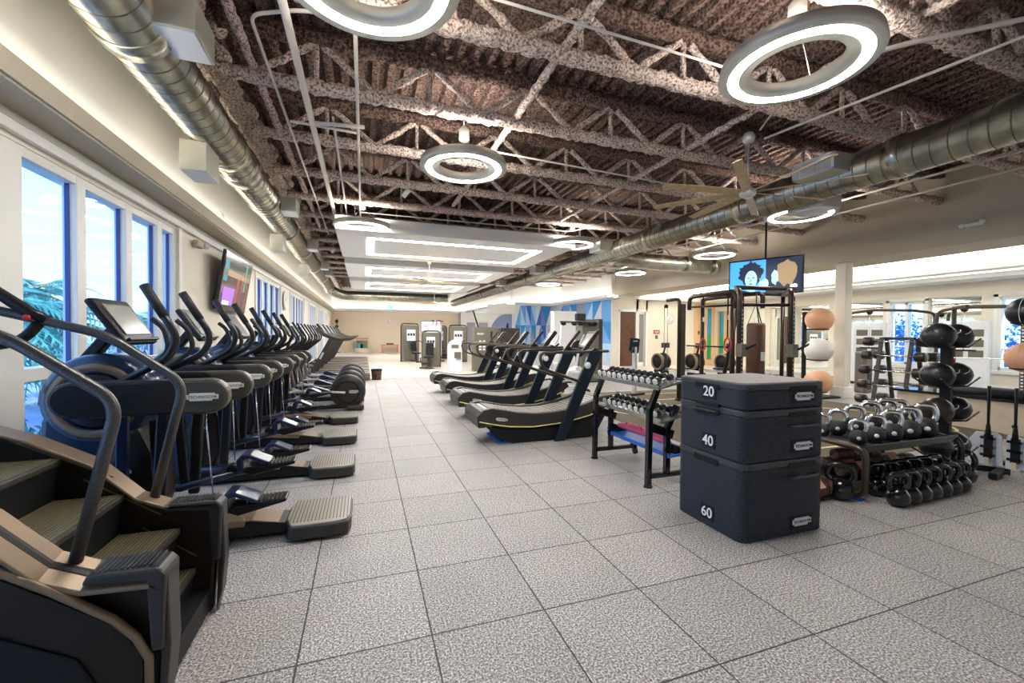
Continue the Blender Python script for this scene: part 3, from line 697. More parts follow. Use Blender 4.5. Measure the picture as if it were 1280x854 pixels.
for i, (x, y, h, lab) in enumerate([(-5.6, 8.4, 2.0, 'palm behind the first clear window pane'), (-6.6, 12.2, 1.9, 'palm seen through the second window pane'), (-5.6, 15.0, 1.7, 'palm seen through the last pane before the wall television'),
                                   (-9.5, 12.4, 2.6, 'taller palm farther behind the first pane'), (-5.2, 5.2, 1.5, 'palm at the left edge behind the stair climber'), (-5.5, 22, 1.9, 'palm outside the second group of windows'), (-9.8, 17.5, 2.8, 'tall distant palm behind the second pane')]):
    palm(x, y, h, 'spiky blue-green ' + lab, 1.25, 20+i)
def shrub(x, y, z, r, lab, m='leaf_blue', seed=0, n=260):
    rnd = random.Random(seed); t = thing('shrub', lab, 'shrub', (x, y, z), group='shrubs outside the windows'); b = MB()
    for k in range(n):
        d = Vector((rnd.gauss(0, 1), rnd.gauss(0, 1), rnd.gauss(0, 1))).normalized(); p = Vector((d.x*r, d.y*r*1.3, abs(d.z)*r*1.5))*rnd.uniform(.55, 1)
        u = Vector((rnd.gauss(0, 1), rnd.gauss(0, 1), rnd.gauss(0, 1))).normalized(); v = d.cross(u).normalized(); L = rnd.uniform(.12, .26)
        b.add([p-v*.03, p+(u*.5+d*.5)*L*.5-v*.05, p+(u*.5+d*.5)*L, p+(u*.5+d*.5)*L*.5+v*.05], [(0, 1, 2, 3)])
    b.build('foliage', m, t); MB().tube([(0, 0, -.1), (0, 0, r)], .03, 6).build('stem', 'palm_trunk', t)
for i, (x, y, lab) in enumerate([(21.0, 1.8, 'past the right edge'), (21.0, 6.9, 'behind the big green leaves'), (20.9, 11.6, 'behind the left blue window, right half'), (24.5, 13.5, 'behind the left blue window, left half')]): shrub(x, y, 0, 1.75, 'leafy blue shrub outside the right wall, ' + lab, 'leaf_blue', i, 2400)
for i in range(3): shrub(-3.9, 6.6+i*2.6, -.05, .38, 'low dark hedge shrub under the palms, %s along the path' % ORD[i], 'palm', 40+i, 200)
def bigleaf(y, z, lab):
    t = thing('broad_leaf_plant', lab, 'plant', (18.9, y, -.1), group='broad leaf plants'); m = MB()
    for k, (a, l) in enumerate([(-.7, 1.5), (.1, 1.9), (.8, 1.4)]):
        vs = []; n = 10
        for i in range(n+1):
            u = i/n; c = Vector((.1*k, math.sin(a)*l*u, .5+math.cos(a)*l*u*.8+.3*math.sin(PI*u))); w = .28*math.sin(PI*min(1, u*.93+.05)); vs += [c+Vector((-.05, -w, 0)), c+Vector((.03, 0, -.03)), c+Vector((-.05, w, 0))]
        m.add(vs, [(3*i+j, 3*i+j+1, 3*i+j+4, 3*i+j+3) for i in range(n) for j in (0, 1)], True)
    o = m.build('leaf', 'leaf_green', t); q = o.modifiers.new('t', 'SOLIDIFY'); q.thickness = .01
    MB().tube([(0, 0, 0), (0, 0, .8)], .04, 6).build('stem', 'palm_trunk', t)
bigleaf(6.5, 1.2, 'big bright green leaves outside the right-hand window'); bigleaf(5.0, 1.2, 'big green leaves outside the window, cut by the right edge')
# ================================================================== EQUIPMENT, LEFT SIDE
def badge(parent, loc, w, h, rot, txt='TECHNOGYM', plate='badge', ink='badge_text'):
    b = MB().prism([(-w/2, -h*.28), (-w*.42, -h*.28), (-w*.40, -h*.5), (w*.30, -h*.5), (w*.32, -h*.28), (w/2, -h*.28), (w/2, h*.3), (w*.40, h*.3), (w*.38, h*.5), (-w*.40, h*.5), (-w*.42, h*.3), (-w/2, h*.3)], 'xy', 0, .004)
    o = b.build('badge', plate, parent); o.location = loc; o.rotation_euler = rot
    text('lettering', txt, min(h*.5, w*.145) if txt == 'TECHNOGYM' else h*.8, ink, o, (0, 0, .0045), (0, 0, 0), .001)
    return o

# ---- stair climber (nearest left) : two side shells Y 2.10 and 2.77, steps rise towards -X
def climber():
    t = thing('stair_climber', 'dark stair climber with four treads and bent handrails in the left foreground', 'stair climber', (-1.5, 2.43, 0)); O = (-1.5, 2.43, 0)
    prof = [(-.79, .0), (-.77, .28), (-.765, .57), (-.78, .60), (-1.0, .615), (-1.12, .67), (-1.30, .86), (-1.55, 1.00), (-1.85, 1.12), (-2.15, 1.16), (-2.24, 1.08), (-2.28, .5), (-2.2, .0)]
    for nm, ya, yb in (('side_shell', 2.06, 2.14), ('side_shell', 2.73, 2.80)):
        s = MB().prism(prof, 'xz', ya, yb).build(nm, 'shell_brown', t, .02, off=O)
        yo = ya-.055 if ya < 2.5 else yb-.02
        # outer skirt panel and lighter metal rim along the top
        if ya < 2.5:
            sk = [(-.80, .0), (-.80, .30), (-.88, .43), (-1.08, .58), (-1.28, .72), (-1.55, .86), (-1.9, .98), (-2.2, .98), (-2.24, .0)]
            MB().prism(sk, 'xz', 1.99, 2.062).build('skirt', 'shell_brown', s, .03, off=O)
            MB().tube([(x, 2.005, z) for x, z in [(-.79, .05), (-.79, .28), (-.83, .37), (-.90, .455), (-1.08, .597), (-1.28, .735), (-1.55, .875), (-1.9, .995), (-2.2, 1.0)]], .016, 8).build('rim', 'taupe_trim', s, off=O)
            MB().prism([(-.93, .0), (-.93, .2), (-1.0, .34), (-1.2, .46), (-1.5, .6), (-1.9, .72), (-2.2, .74), (-2.2, 0)], 'xz', 1.978, 1.992).build('inset_panel', 'matte_black', s, .01, off=O)
        # wide top strip
        tp = [(-.755, .575), (-.775, .60), (-1.0, .612), (-1.12, .668), (-1.30, .858), (-1.55, 1.0), (-1.85, 1.12), (-2.1, 1.16)]
        m = MB(); y0, y1 = (2.0, 2.15) if ya < 2.5 else (2.70, 2.82)
        vs = []
        for x, z in tp: vs += [(x, y0, z-(.05 if ya < 2.5 else 0)), (x, y1, z), (x, y1, z+.02), (x, y0, z+.02-(.05 if ya < 2.5 else 0))]
        n = len(tp); fs = [(3, 2, 1, 0), tuple(4*(n-1)+j for j in range(4))] + [(4*i+j, 4*i+(j+1) % 4, 4*i+4+(j+1) % 4, 4*i+4+j) for i in range(n-1) for j in range(4)]
        m.add(vs, fs); m.build('top_strip', 'taupe_trim', s, .006, off=O)
        # ribbed front cap
        c = MB().prism([(-.745, .30), (-.735, .60), (-.76, .630), (-.98, .638), (-1.0, .60), (-.80, .58), (-.785, .30)], 'xz', y0+.0, y1).build('front_cap', 'charcoal', s, .012, off=O)
        r = MB()
        for k in range(12): r.bb(-.968+k*.017, -.960+k*.017, y0+.02, y1-.015, .634, .642)
        r.build('grip_rib', 'rail_metal', c, off=O)
        MB().prism([(-.77, .0), (-.74, .12), (-.725, .30), (-.735, .60), (-.75, .60), (-.76, .3)], 'xz', y0+.02, y1-.02).build('front_edge', 'charcoal', s, .008, off=O)
    # treads: front edge X, top Z
    for x, z in [(-.86, .27), (-.93, .50), (-1.17, .71), (-1.42, .92), (-1.67, 1.13)][:5]:
        if x == -1.67: continue
        st_ = MB().bb(x-.33, x, 2.15, 2.725, z-.035, z).build('tread', 'olive_metal', t, .008, off=O)
        g = MB()
        for k in range(17): g.bb(x-.315+k*.018, x-.307+k*.018, 2.16, 2.71, z, z+.0035)
        g.build('tread_rib', 'tread_rib', st_, off=O)
        g = MB().prism([(x-.012, z-.035), (x-.03, z-.22), (x-.045, z-.22), (x-.03, z-.035)], 'xz', 2.15, 2.725)
        rs = g.build('riser', 'matte_black', st_, off=O)
    for a_, b_ in (((-1.62, 1.02), (-1.22, .80)), ((-1.34, .80), (-1.02, .58)), ((-1.1, .52), (-.86, .33))): MB().bar((a_[0], 2.727, a_[1]), (b_[0], 2.727, b_[1]), .004, .006).build('shell_seam', 'taupe_trim', t, off=O)
    MB().bb(-2.2, -.8, 2.14, 2.73, .02, .14).build('base_pan', 'matte_black', t, off=O)
    MB().prism([(-.95, .0), (-1.25, .45), (-1.75, .88), (-2.2, 1.05), (-2.2, 0)], 'xz', 2.15, 2.72).build('drive_housing', 'matte_black', t, off=O)
    # handrails
    for y, sgn in ((2.12, -1), (2.78, 1)):
        base = (-1.075, y, .62)
        h = MB().tube(fillet([base, (-.93, y, 1.27), (-1.27, y, 1.535), (-1.72, y, 1.66), (-2.0, y, 1.70)], .09, 7), .023, 14).build('handrail', 'rail_metal', t, off=O)
        MB().lathe([(.032, 0), (.032, .02), (.024, .03)], (base[0], base[1], base[2]-.005), 'z', 16).build('rail_socket', 'black_plastic', h, off=O)
        MB().tube(fillet([(-1.52, y, 1.612), (-1.60, y, 1.50), (-1.75, y, 1.47), (-1.92, y, 1.56), (-2.02, y, 1.70)], .06), .024, 12).build('grip_loop', 'black_plastic', h, off=O)
        MB().tube([(-1.50, y, 1.605), (-1.56, y, 1.635), (-1.70, y, 1.75), (-1.85, y, 1.83)], [.026, .03, .027, .022], 12).build('hand_grip', 'black_plastic', h, off=O)
        b = MB().lathe([(0, -.034), (.015, -.034), (.015, .0)], (-1.565, y, 1.618), 'y', 14).build('stop_button', 'red', h, off=O); b['label'] = 'red round button'
    # mast with console (out of frame to the left)
    MB().bar((-2.1, 2.43, 1.0), (-2.3, 2.43, 1.6), .16, .09).build('mast', 'black_plastic', t, .01, off=O)
    q = Matrix.Rotation(math.radians(-25), 3, 'Y')
    c = MB().box((-2.32, 2.43, 1.78), (.05, .5, .36), q).build('console', 'black_plastic', t, .015, off=O)
    MB().box((-2.293, 2.43, 1.79), (.006, .42, .28), q).build('screen', 'screen_black', c, off=O)
    MB().tube([(-2.0, 2.12, 1.70), (-2.22, 2.25, 1.66), (-2.22, 2.6, 1.66), (-2.0, 2.78, 1.70)], .02, 10).build('cross_grip', 'black_plastic', t, off=O)
climber()

# ---- ellipticals with suspended pedals (machine points to the windows, step plate at the aisle)
def vario():
    t = thing('elliptical_trainer', '', 'elliptical trainer', (0, 0, 0), group='elliptical trainers with wide step plates')
    # step plate at the aisle end, x 0 = its end
    s = MB().prism([(0, -.20), (-.02, -.27), (-.12, -.295), (-.40, -.29), (-.43, -.27), (-.475, -.12), (-.475, .12), (-.43, .27), (-.40, .29), (-.12, .295), (-.02, .27), (0, .20)], 'xy', .02, .115).build('step_plate', 'charcoal', t, .012)
    MB().prism([(-.015, -.19), (-.035, -.255), (-.12, -.28), (-.40, -.275), (-.42, -.255), (-.46, -.12), (-.46, .12), (-.42, .255), (-.40, .275), (-.12, .28), (-.035, .255), (-.015, .19)], 'xy', .112, .13).build('tread_pad', 'step_grey', s, .006)
    g = MB()
    for k in range(17): g.bb(-.435+k*.025, -.428+k*.025, -.22, .22, .13, .1335)
    g.build('pad_rib', 'olive_metal', s)
    b = MB().prism([(-.46, .02), (-.46, .10), (-.7, .14), (-1.3, .15), (-2.0, .15), (-2.1, .10), (-2.1, .02)], 'xz', -.13, .13).build('base_frame', 'black_plastic', t, .015)
    MB().prism([(-.47, .10), (-.7, .146), (-1.3, .156), (-1.3, .14), (-.7, .13), (-.47, .085)], 'xz', -.12, .12).build('base_trim', 'taupe_trim', b)
    MB().bb(-2.05, -1.95, -.33, .33, .02, .09).build('front_foot', 'black_plastic', b, .01)
    for sg in (-1, 1): MB().bar((-.75, sg*.1, .13), (-1.15, sg*.24, .2), .07, .05).build('side_strut', 'taupe_trim', b, .008)
    # flywheel housing
    h = MB().lathe([(0, -.16), (.24, -.16), (.29, -.14), (.31, -.10), (.31, .10), (.29, .14), (.24, .16), (0, .16)], (-1.60, 0, 1.09), 'y', 44).build('flywheel_housing', 'navy_shell', t)
    MB().lathe([(.20, -.168), (.245, -.168), (.25, -.15), (.195, -.15)], (-1.60, 0, 1.09), 'y', 44, closed=True).build('accent_ring', 'taupe_trim', h)
    MB().lathe([(0, -.17), (.16, -.175), (.19, -.16)], (-1.60, 0, 1.09), 'y', 40).build('hub_cover', 'black_plastic', h)
    lo = MB().prism([(-1.90, .12), (-1.91, .7), (-1.89, 1.0), (-1.40, 1.0), (-1.34, .7), (-1.28, .12)], 'xz', -.145, .145).build('lower_cover', 'navy_shell', t, .04)
    MB().prism([(-1.52, .14), (-1.56, .55), (-1.47, .86), (-1.36, .90), (-1.28, .70), (-1.26, .35), (-1.34, .14)], 'xz', -.175, .175).build('crank_cover', 'shell_brown', t, .03)
    badge(lo, (-1.60, -.15, .62), .20, .055, (PI/2, PI/2, 0), plate='silver_paint')
    badge(lo, (-1.43, -.178, .60), .07, .035, (PI/2, 0, 0), 'T', 'silver_paint')
    # mast and console
    MB().bar((-1.78, 0, 1.26), (-1.56, 0, 1.56), .09, .07).build('mast', 'black_plastic', t, .012)
    MB().prism([(-1.82, 1.26), (-1.74, 1.38), (-1.50, 1.30), (-1.35, 1.14), (-1.42, 1.08), (-1.6, 1.2)], 'xz', -.09, .09).build('mast_cowl', 'charcoal', t, .02)
    MB().bar((-1.62, 0, 1.37), (-1.40, 0, 1.26), .09, .03).build('cup_tray', 'taupe_trim', t, .01)
    q = Matrix.Rotation(math.radians(-33), 3, 'Y')
    c = MB().box((-1.51, 0, 1.615), (.05, .46, .36), q).build('console', 'black_plastic', t, .018)
    MB().box(Vector((-1.51, 0, 1.62)) + q @ Vector((.027, 0, .0)), (.006, .34, .24), q).build('screen', 'screen_grey', c)
    MB().box(Vector((-1.51, 0, 1.62)) + q @ Vector((.03, 0, -.165)), (.03, .42, .02), q).build('tablet_ledge', 'black_plastic', c, .004)
    for sg in (-1, 1):
        y = sg*.32
        # pill shaped side housing
        pl = [(-1.62 + 0 + .115*math.cos(a), 1.12 + .115*math.sin(a)) for a in [PI/2 + PI*k/12 for k in range(13)]] + [(-.90 + .115*math.cos(a), 1.12 + .115*math.sin(a)) for a in [-PI/2 + PI*k/12 for k in range(13)]]
        p = MB().prism(pl, 'xz', y-.055, y+.055).build('side_housing', 'pill_dark', t, .022)
        gr = [(-1.62 + .022*math.cos(a), 1.12 + .022*math.sin(a)) for a in [PI/2 + PI*k/8 for k in range(9)]] + [(-1.26 + .022*math.cos(a), 1.12 + .022*math.sin(a)) for a in [-PI/2 + PI*k/8 for k in range(9)]]
        MB().prism(gr, 'xz', y-.058, y-.052).build('recess', 'matte_black', p)
        pe = [(-1.12, 1.236), (-1.06, 1.16), (-1.12, 1.004)] + [(-.90 + .118*math.cos(a), 1.12 + .118*math.sin(a)) for a in [-PI/2 + PI*k/12 for k in range(13)]]
        e = MB().prism(pe, 'xz', y-.058, y+.058).build('end_cap', 'pill_end', p, .022)
        badge(p, (-.925, y-.063, 1.12), .18, .052, (PI/2, 0, 0))
        # support legs from the housing
        MB().bar((-1.16, y, 1.02), (-1.20, y, .25), .05, .075).build('side_leg', 'black_plastic', t, .015)
        MB().bar((-1.38, y, 1.02), (-1.46, y*.5, .2), .045, .07).build('side_leg', 'navy_shell', t, .015)
        # cable down to the pedal
        zz = .30 if sg < 0 else .46
        MB().tube([(-.93, y, 1.01), (-.90, y*.8, zz+.05)], .005, 6).build('cable', 'steel', t)
        # pedal with toe cup
        px = -.80; py = sg*.20
        pd = MB().prism([(px-.03, zz-.01), (px+.0, zz+.02), (px+.36, zz+.045), (px+.36, zz+.02), (px+.05, zz-.05)], 'xz', py-.085, py+.085).build('pedal', 'black_plastic', t, .012)
        MB().prism([(px-.05, zz-.02), (px-.06, zz+.08), (px-.02, zz+.125), (px+.04, zz+.12), (px+.18, zz+.05), (px+.16, zz+.03), (px+.03, zz+.09), (px-.01, zz+.08), (px, zz)], 'xz', py-.09, py+.09).build('toe_cup', 'navy_shell', pd, .01)
        g = MB()
        for k in range(9): g.bb(px+.10+k*.026, px+.108+k*.026, py-.07, py+.07, zz+.03, zz+.048)
        g.build('pedal_rib', 'olive_metal', pd)
        MB().tube([(px+.0, py, zz-.02), (-1.25, py, zz-.12), (-1.5, py, zz-.10)], [.026, .03, .03], 12).build('pedal_arm', 'navy_shell', t)  # navy colour stands in for bluish reflections on the dark arms
        MB().ball((-.90, py+sg*.02, zz-.015), .055, (1, .7, 1), 14).build('pivot', 'black_plastic', t)
        MB().bar((-1.26, py, .95), (-1.22, py, zz-.08), .04, .06).build('swing_link', 'black_plastic', t, .01)
        # moving handle and shorter fixed grip
        sh = .08 if sg < 0 else .10
        MB().tube(fillet([(-1.50, sg*.24, 1.20), (-1.24+sh, sg*.30, 1.38), (-1.19+sh, sg*.30, 1.50), (-1.40+sh, sg*.28, 1.86)], .07, 6), [.020]*3+[.022]*20, 12).build('moving_handle', 'black_plastic', t) if False else None
        pts = fillet([(-1.52, sg*.22, 1.16), (-1.22+sh, sg*.29, 1.38), (-1.17+sh, sg*.30, 1.52), (-1.36+sh, sg*.28, 1.86)], .09, 7)
        hd = MB().tube(pts, .025, 12).build('moving_handle', 'dark_steel', t)
        MB().tube([pts[-1], Vector(pts[-2]).lerp(Vector(pts[-1]), .25)], .029, 12).build('hand_grip', 'rubber', hd)
        pts = fillet([(-1.56, sg*.14, 1.16), (-1.30, sg*.2, 1.30), (-1.16, sg*.22, 1.42), (-1.20, sg*.2, 1.58), (-1.27, sg*.2, 1.64)], .07, 6)
        MB().tube(pts, .018, 12).build('fixed_handle', 'rubber', t)
    return t
v0 = vario()
wl = ['elliptical nearest the camera, right behind the stair climber', 'second elliptical with a wide step plate from the camera', 'third elliptical with a wide step plate from the camera', 'fourth and farthest elliptical with a wide step plate, beside the round-disc machines']
for i, y in enumerate([3.72, 5.12, 6.52, 7.92]):
    if i == 0: v0.location = (-.09, y, 0); v0['label'] = 'dark ' + wl[0]
    else: copy_thing(v0, 'dark ' + wl[i], (-.09, y, 0))

# ---- ellipticals with a round rear disc
def synchro():
    t = thing('cross_trainer', '', 'cross trainer', (0, 0, 0), group='cross trainers with round rear discs')
    d = MB().lathe([(0, -.10), (.20, -.10), (.30, -.085), (.33, -.05), (.33, .05), (.30, .085), (.20, .10), (0, .10)], (-.30, 0, .37), 'y', 44).build('rear_disc', 'charcoal', t)
    MB().lathe([(.20, -.104), (.225, -.104), (.225, -.095), (.2, -.095)], (-.30, 0, .37), 'y', 40, closed=True).build('disc_groove', 'matte_black', d)
    badge(d, (-.19, -.106, .37), .18, .06, (PI/2, 0, 0), plate='silver_paint')
    MB().lathe([(.331, -.05), (.336, -.04), (.336, .04), (.331, .05)], (-.30, 0, .37), 'y', 44).build('disc_edge', 'navy_shell', d)
    MB().prism(rrect(.34, .42, .05, 4, -.16, 0), 'xy', .02, .11).build('rear_step', 'olive_metal', t, .01)
    MB().bb(-2.0, -.2, -.07, .07, .03, .12).build('base_rail', 'black_plastic', t, .01)
    MB().bb(-2.0, -1.9, -.3, .3, .02, .09).build('front_foot', 'black_plastic', t, .01)
    MB().prism([(-2.02, .12), (-1.98, .8), (-1.75, 1.05), (-1.55, .95), (-1.45, .5), (-1.4, .12)], 'xz', -.1, .1).build('front_cover', 'navy_shell', t, .03)
    MB().bar((-1.8, 0, 1.0), (-1.62, 0, 1.5), .07, .06).build('mast', 'black_plastic', t, .01)
    q = Matrix.Rotation(math.radians(-30), 3, 'Y')
    c = MB().box((-1.56, 0, 1.58), (.05, .38, .28), q).build('console', 'black_plastic', t, .015)
    MB().box(Vector((-1.56, 0, 1.59)) + q @ Vector((.027, 0, 0)), (.006, .28, .18), q).build('screen', 'screen_grey', c)
    for sg in (-1, 1):
        dz = .06*sg
        MB().tube([(-.35, sg*.13, .42+dz), (-1.0, sg*.2, .36-dz), (-1.35, sg*.26, .42)], .024, 10).build('pedal_arm', 'silver_paint', t)
        p = MB().prism([(-1.02, .38-dz), (-1.0, .46-dz), (-.92, .47-dz), (-.62, .42), (-.62, .39), (-.95, .36-dz)], 'xz', sg*.2-.08, sg*.2+.08).build('pedal', 'navy_shell', t, .01)
        MB().ball((-1.08, sg*.22, .38), .05, n=12).build('pivot', 'taupe_trim', t)
        MB().bar((-1.38, sg*.28, .40), (-1.52, sg*.27, 1.05), .05, .04).build('lower_lever', 'taupe_trim', t, .008)
        MB().tube(fillet([(-1.52, sg*.27, 1.02), (-1.28, sg*.28, 1.22), (-1.12, sg*.28, 1.36), (-1.10, sg*.28, 1.46), (-1.27, sg*.27, 1.74)], .08, 6), .019, 10).build('moving_handle', 'dark_steel', t)
        MB().tube(fillet([(-1.6, sg*.12, 1.16), (-1.34, sg*.2, 1.26), (-1.2, sg*.2, 1.38), (-1.26, sg*.2, 1.52)], .06), .016, 8).build('fixed_handle', 'rubber', t)
    return t
s0 = synchro()
for i, y in enumerate([9.15, 10.25, 11.35, 12.45]):
    lab = ['dark cross trainer whose big round rear disc faces the aisle in front', 'cross trainer just behind the front round-disc machine', 'third cross trainer in the row of round-disc machines', 'last cross trainer in the row, next to the treadmills'][i]
    if i == 0: s0.location = (0, y, 0); s0['label'] = lab
    else: copy_thing(s0, lab, (0, y, 0))

# ---- row of treadmills facing the windows
def treadmill():
    t = thing('treadmill', '', 'treadmill', (0, 0, 0), group='treadmills facing the window wall')
    d = MB().prism([(.2, .04), (.2, .20), (.15, .23), (-1.9, .25), (-2.0, .20), (-2.0, .04)], 'xz', -.42, .42).build('deck', 'taupe_trim', t, .02)
    MB().bb(-1.7, .12, -.27, .27, .235, .262).build('running_belt', 'rubber', t)
    for sg in (-1, 1): MB().bb(-1.85, .19, sg*.35-.06, sg*.35+.06, .225, .262).build('side_rail', 'step_grey', d, .008)
    MB().prism([(-2.02, .04), (-2.05, .3), (-1.95, .42), (-1.65, .36), (-1.55, .25)], 'xz', -.40, .40).build('motor_hood', 'charcoal', t, .03)
    for sg in (-1, 1):
        MB().bar((-1.62, sg*.41, .1), (-.98, sg*.41, 1.34), .06, .13).build('upright', 'machine_dark', t, .01)
        MB().bar((-1.30, sg*.445, .72), (-1.2, sg*.445, .92), .012, .06).build('upright_trim', 'silver_paint', t)
    sh = [(-1.42, 1.66), (-1.40, 1.58), (-1.22, 1.44), (-.98, 1.33), (-.70, 1.28), (-.42, 1.30), (-.28, 1.36), (-.26, 1.40), (-.45, 1.38), (-.72, 1.37), (-.98, 1.44), (-1.2, 1.58), (-1.36, 1.72)]
    for sg in (-1, 1): MB().prism(sh, 'xz', sg*.41-.05, sg*.41+.05).build('side_arm', 'machine_dark', t, .015)
    q = Matrix.Rotation(math.radians(-35), 3, 'Y')
    c = MB().box((-1.28, 0, 1.66), (.07, .80, .40), q).build('console', 'black_plastic', t, .02)
    MB().box(Vector((-1.28, 0, 1.68)) + q @ Vector((.038, 0, 0)), (.006, .5, .28), q).build('screen', 'screen_grey', c)
    MB().tube([(-.62, -.41, 1.33), (-.62, .41, 1.33)], .03, 10).build('cross_bar', 'machine_dark', t)
    return t
t0 = treadmill()
for i, y in enumerate([14.9, 16.5, 18.2, 20.0, 21.9, 24.0]):
    lab = 'dark treadmill facing the windows, ' + ['front one of the row with its curved console in view', 'directly behind the front treadmill', 'third deck from the front', 'fourth deck from the front', 'fifth deck from the front', 'last one at the back of the row'][i]
    if i == 0: t0.location = (0, y, 0); t0['label'] = lab
    else: copy_thing(t0, lab, (0, y, 0))
# waste bin at the end of the front treadmill
t = thing('waste_bin', 'small dark brown waste bin at the aisle end of the front treadmill', 'bin', (.40, 14.75, 0))
MB().lathe([(.15, 0), (.17, .30), (.175, .33), (.16, .33), (.15, .05), (0, .04)], axis='z', n=20).build('bucket', 'bag_brown', t); MB().lathe([(.172, .29), (.182, .30), (.182, .34), (.172, .35)], axis='z', n=20, closed=True).build('rim', 'matte_black', t)
# wall television on the left
t = thing('television', 'large wall television tilted towards the room above the ellipticals', 'television', (XW+.12, 9.0, 2.42), 0)
q = Matrix.Rotation(math.radians(9), 3, 'Y')
b = MB().box((.05, 0, 0), (.05, 1.75, 1.0), q).build('casing', 'gloss_black', t, .008)
MB().box(Vector((.05, 0, 0)) + q @ Vector((.027, 0, 0)), (.004, 1.70, .95), q).build('screen', 'gloss_black', b)
for i, (c, y0, y1, z0, z1) in enumerate([('tv_brown', -.8, .8, .1, .2), ('tv_purple', -.7, -.1, -.40, -.1), ('tv_white', -.66, -.3, -.40, -.33), ('sign_red', .0, .14, -.4, .1), ('sign_red', .3, .38, -.4, .25), ('teal', -.8, -.6, .0, .35), ('green', .45, .55, -.1, .4), ('sign_red', .62, .68, -.4, .2)]):
    MB().box(Vector((.05, 0, 0)) + q @ Vector((.0295, (y0+y1)/2, (z0+z1)/2)), (.001, y1-y0, z1-z0), q).build('screen_patch', c, b)  # coloured patches imitate reflections on the dark glossy screen
MB().bb(-.11, .03, -.2, .2, -.2, .2).build('wall_mount', 'matte_black', t, .005)
# small shelf, bench, wall speaker at the far wall
t = thing('towel_cabinet', 'small pale wood cabinet with an open dark shelf at the far wall', 'cabinet', (-.15, 34.7, 0))
MB().bb(-.5, .5, -.25, .25, 1.05, 1.15).build('top', 'wood', t, .01); MB().bb(-.45, -.4, -.22, .22, 0, 1.05).build('side_panel', 'light_wood', t); MB().bb(.4, .45, -.22, .22, 0, 1.05).build('side_panel', 'light_wood', t)
MB().bb(-.4, .4, -.22, .22, .0, .35).build('lower_panel', 'light_wood', t); MB().bb(-.4, .4, -.22, .22, .95, 1.05).build('upper_panel', 'light_wood', t); MB().bb(-.4, .4, .15, .2, .35, .95).build('back_panel', 'wood', t)
for i, (x, c) in enumerate([(-.22, 'teal'), (.0, 'matte_black'), (.2, 'green')]): tag(MB().prism(rrect(.18, .3, .04, 3), 'xy', 0, .32).build('storage_box', c, None, .01), ['teal', 'black', 'green'][i] + ' box on the open shelf of the far wood cabinet', 'box').location = (-.15+x, 34.65, .351)
t = thing('wooden_bench', 'low red-brown bench against the far wall', 'bench', (1.95, 34.7, 0)); MB().bb(-.65, .65, -.2, .2, .56, .64).build('seat', 'bench_wood', t, .01)
for sx_ in (-1, 1):
    for sy_ in (-1, 1): MB().bb(sx_*.58-.05, sx_*.58+.05, sy_*.15-.04, sy_*.15+.04, 0, .56).build('leg', 'bench_wood', t, .005)
tag(MB().prism(rrect(.55, .26, .05, 3), 'xy', 0, .1).build('folded_towels', 'machine_dark', None, .015), 'small dark folded pile on the low red-brown bench', 'towels').location = (1.95, 34.7, .641)
t = thing('ball_rack', 'slim dark wall rack with three small balls beside the last window', 'rack', (-1.95, 34.9, 0)); MB().bb(-.03, .03, -.03, .03, 0, 2.6).build('post', 'matte_black', t); MB().bb(-.2, .2, -.2, .2, 0, .04).build('foot', 'matte_black', t)
for z in (1.6, 2.0, 2.4): MB().tube([(-.12, 0, z-.14), (.12, 0, z-.14)], .012, 6).build('bracket', 'matte_black', t)
for i, z in enumerate((1.6, 2.0, 2.4)): tag(MB().ball((0, 0, 0), .13).build('medicine_ball', 'ball_black'), ['bottom', 'middle', 'top'][i] + ' small dark ball on the slim rack in the far left corner', 'ball').location = (-1.95, 34.76, z+.005)
def tv(x, y, z, w, h, rz, lab, colours, pole=True):
    t = thing('television', lab, 'television', (x, y, z), rz)
    b = MB().box((0, 0, 0), (w, .06, h)).build('casing', 'gloss_black', t, .006)
    for (c, poly) in colours: MB().prism([(u*w, v*h) for u, v in poly], 'xz', -.034, -.031).build('screen_patch', c, b)
    return t
# ================================================================== MIDDLE AND RIGHT
# ---- far television
tv(5.2, YF-.035, 2.1, 1.6, .92, 0, 'bright purple and white television on the far wall', [('tv_white', [(-.47, -.45), (.47, -.45), (.47, .45), (-.47, .45)]), ('tv_purple', [(-.4, .1), (-.2, .4), (-.05, .2), (-.2, -.1)]), ('tv_pink', [(.1, .0), (.3, .42), (.45, .3), (.42, -.1), (.25, -.2)]), ('tv_purple', [(-.1, -.4), (.05, -.1), (.2, -.4)]), ('tv_blue', [(-.45, -.4), (-.3, -.2), (-.25, -.42)])])
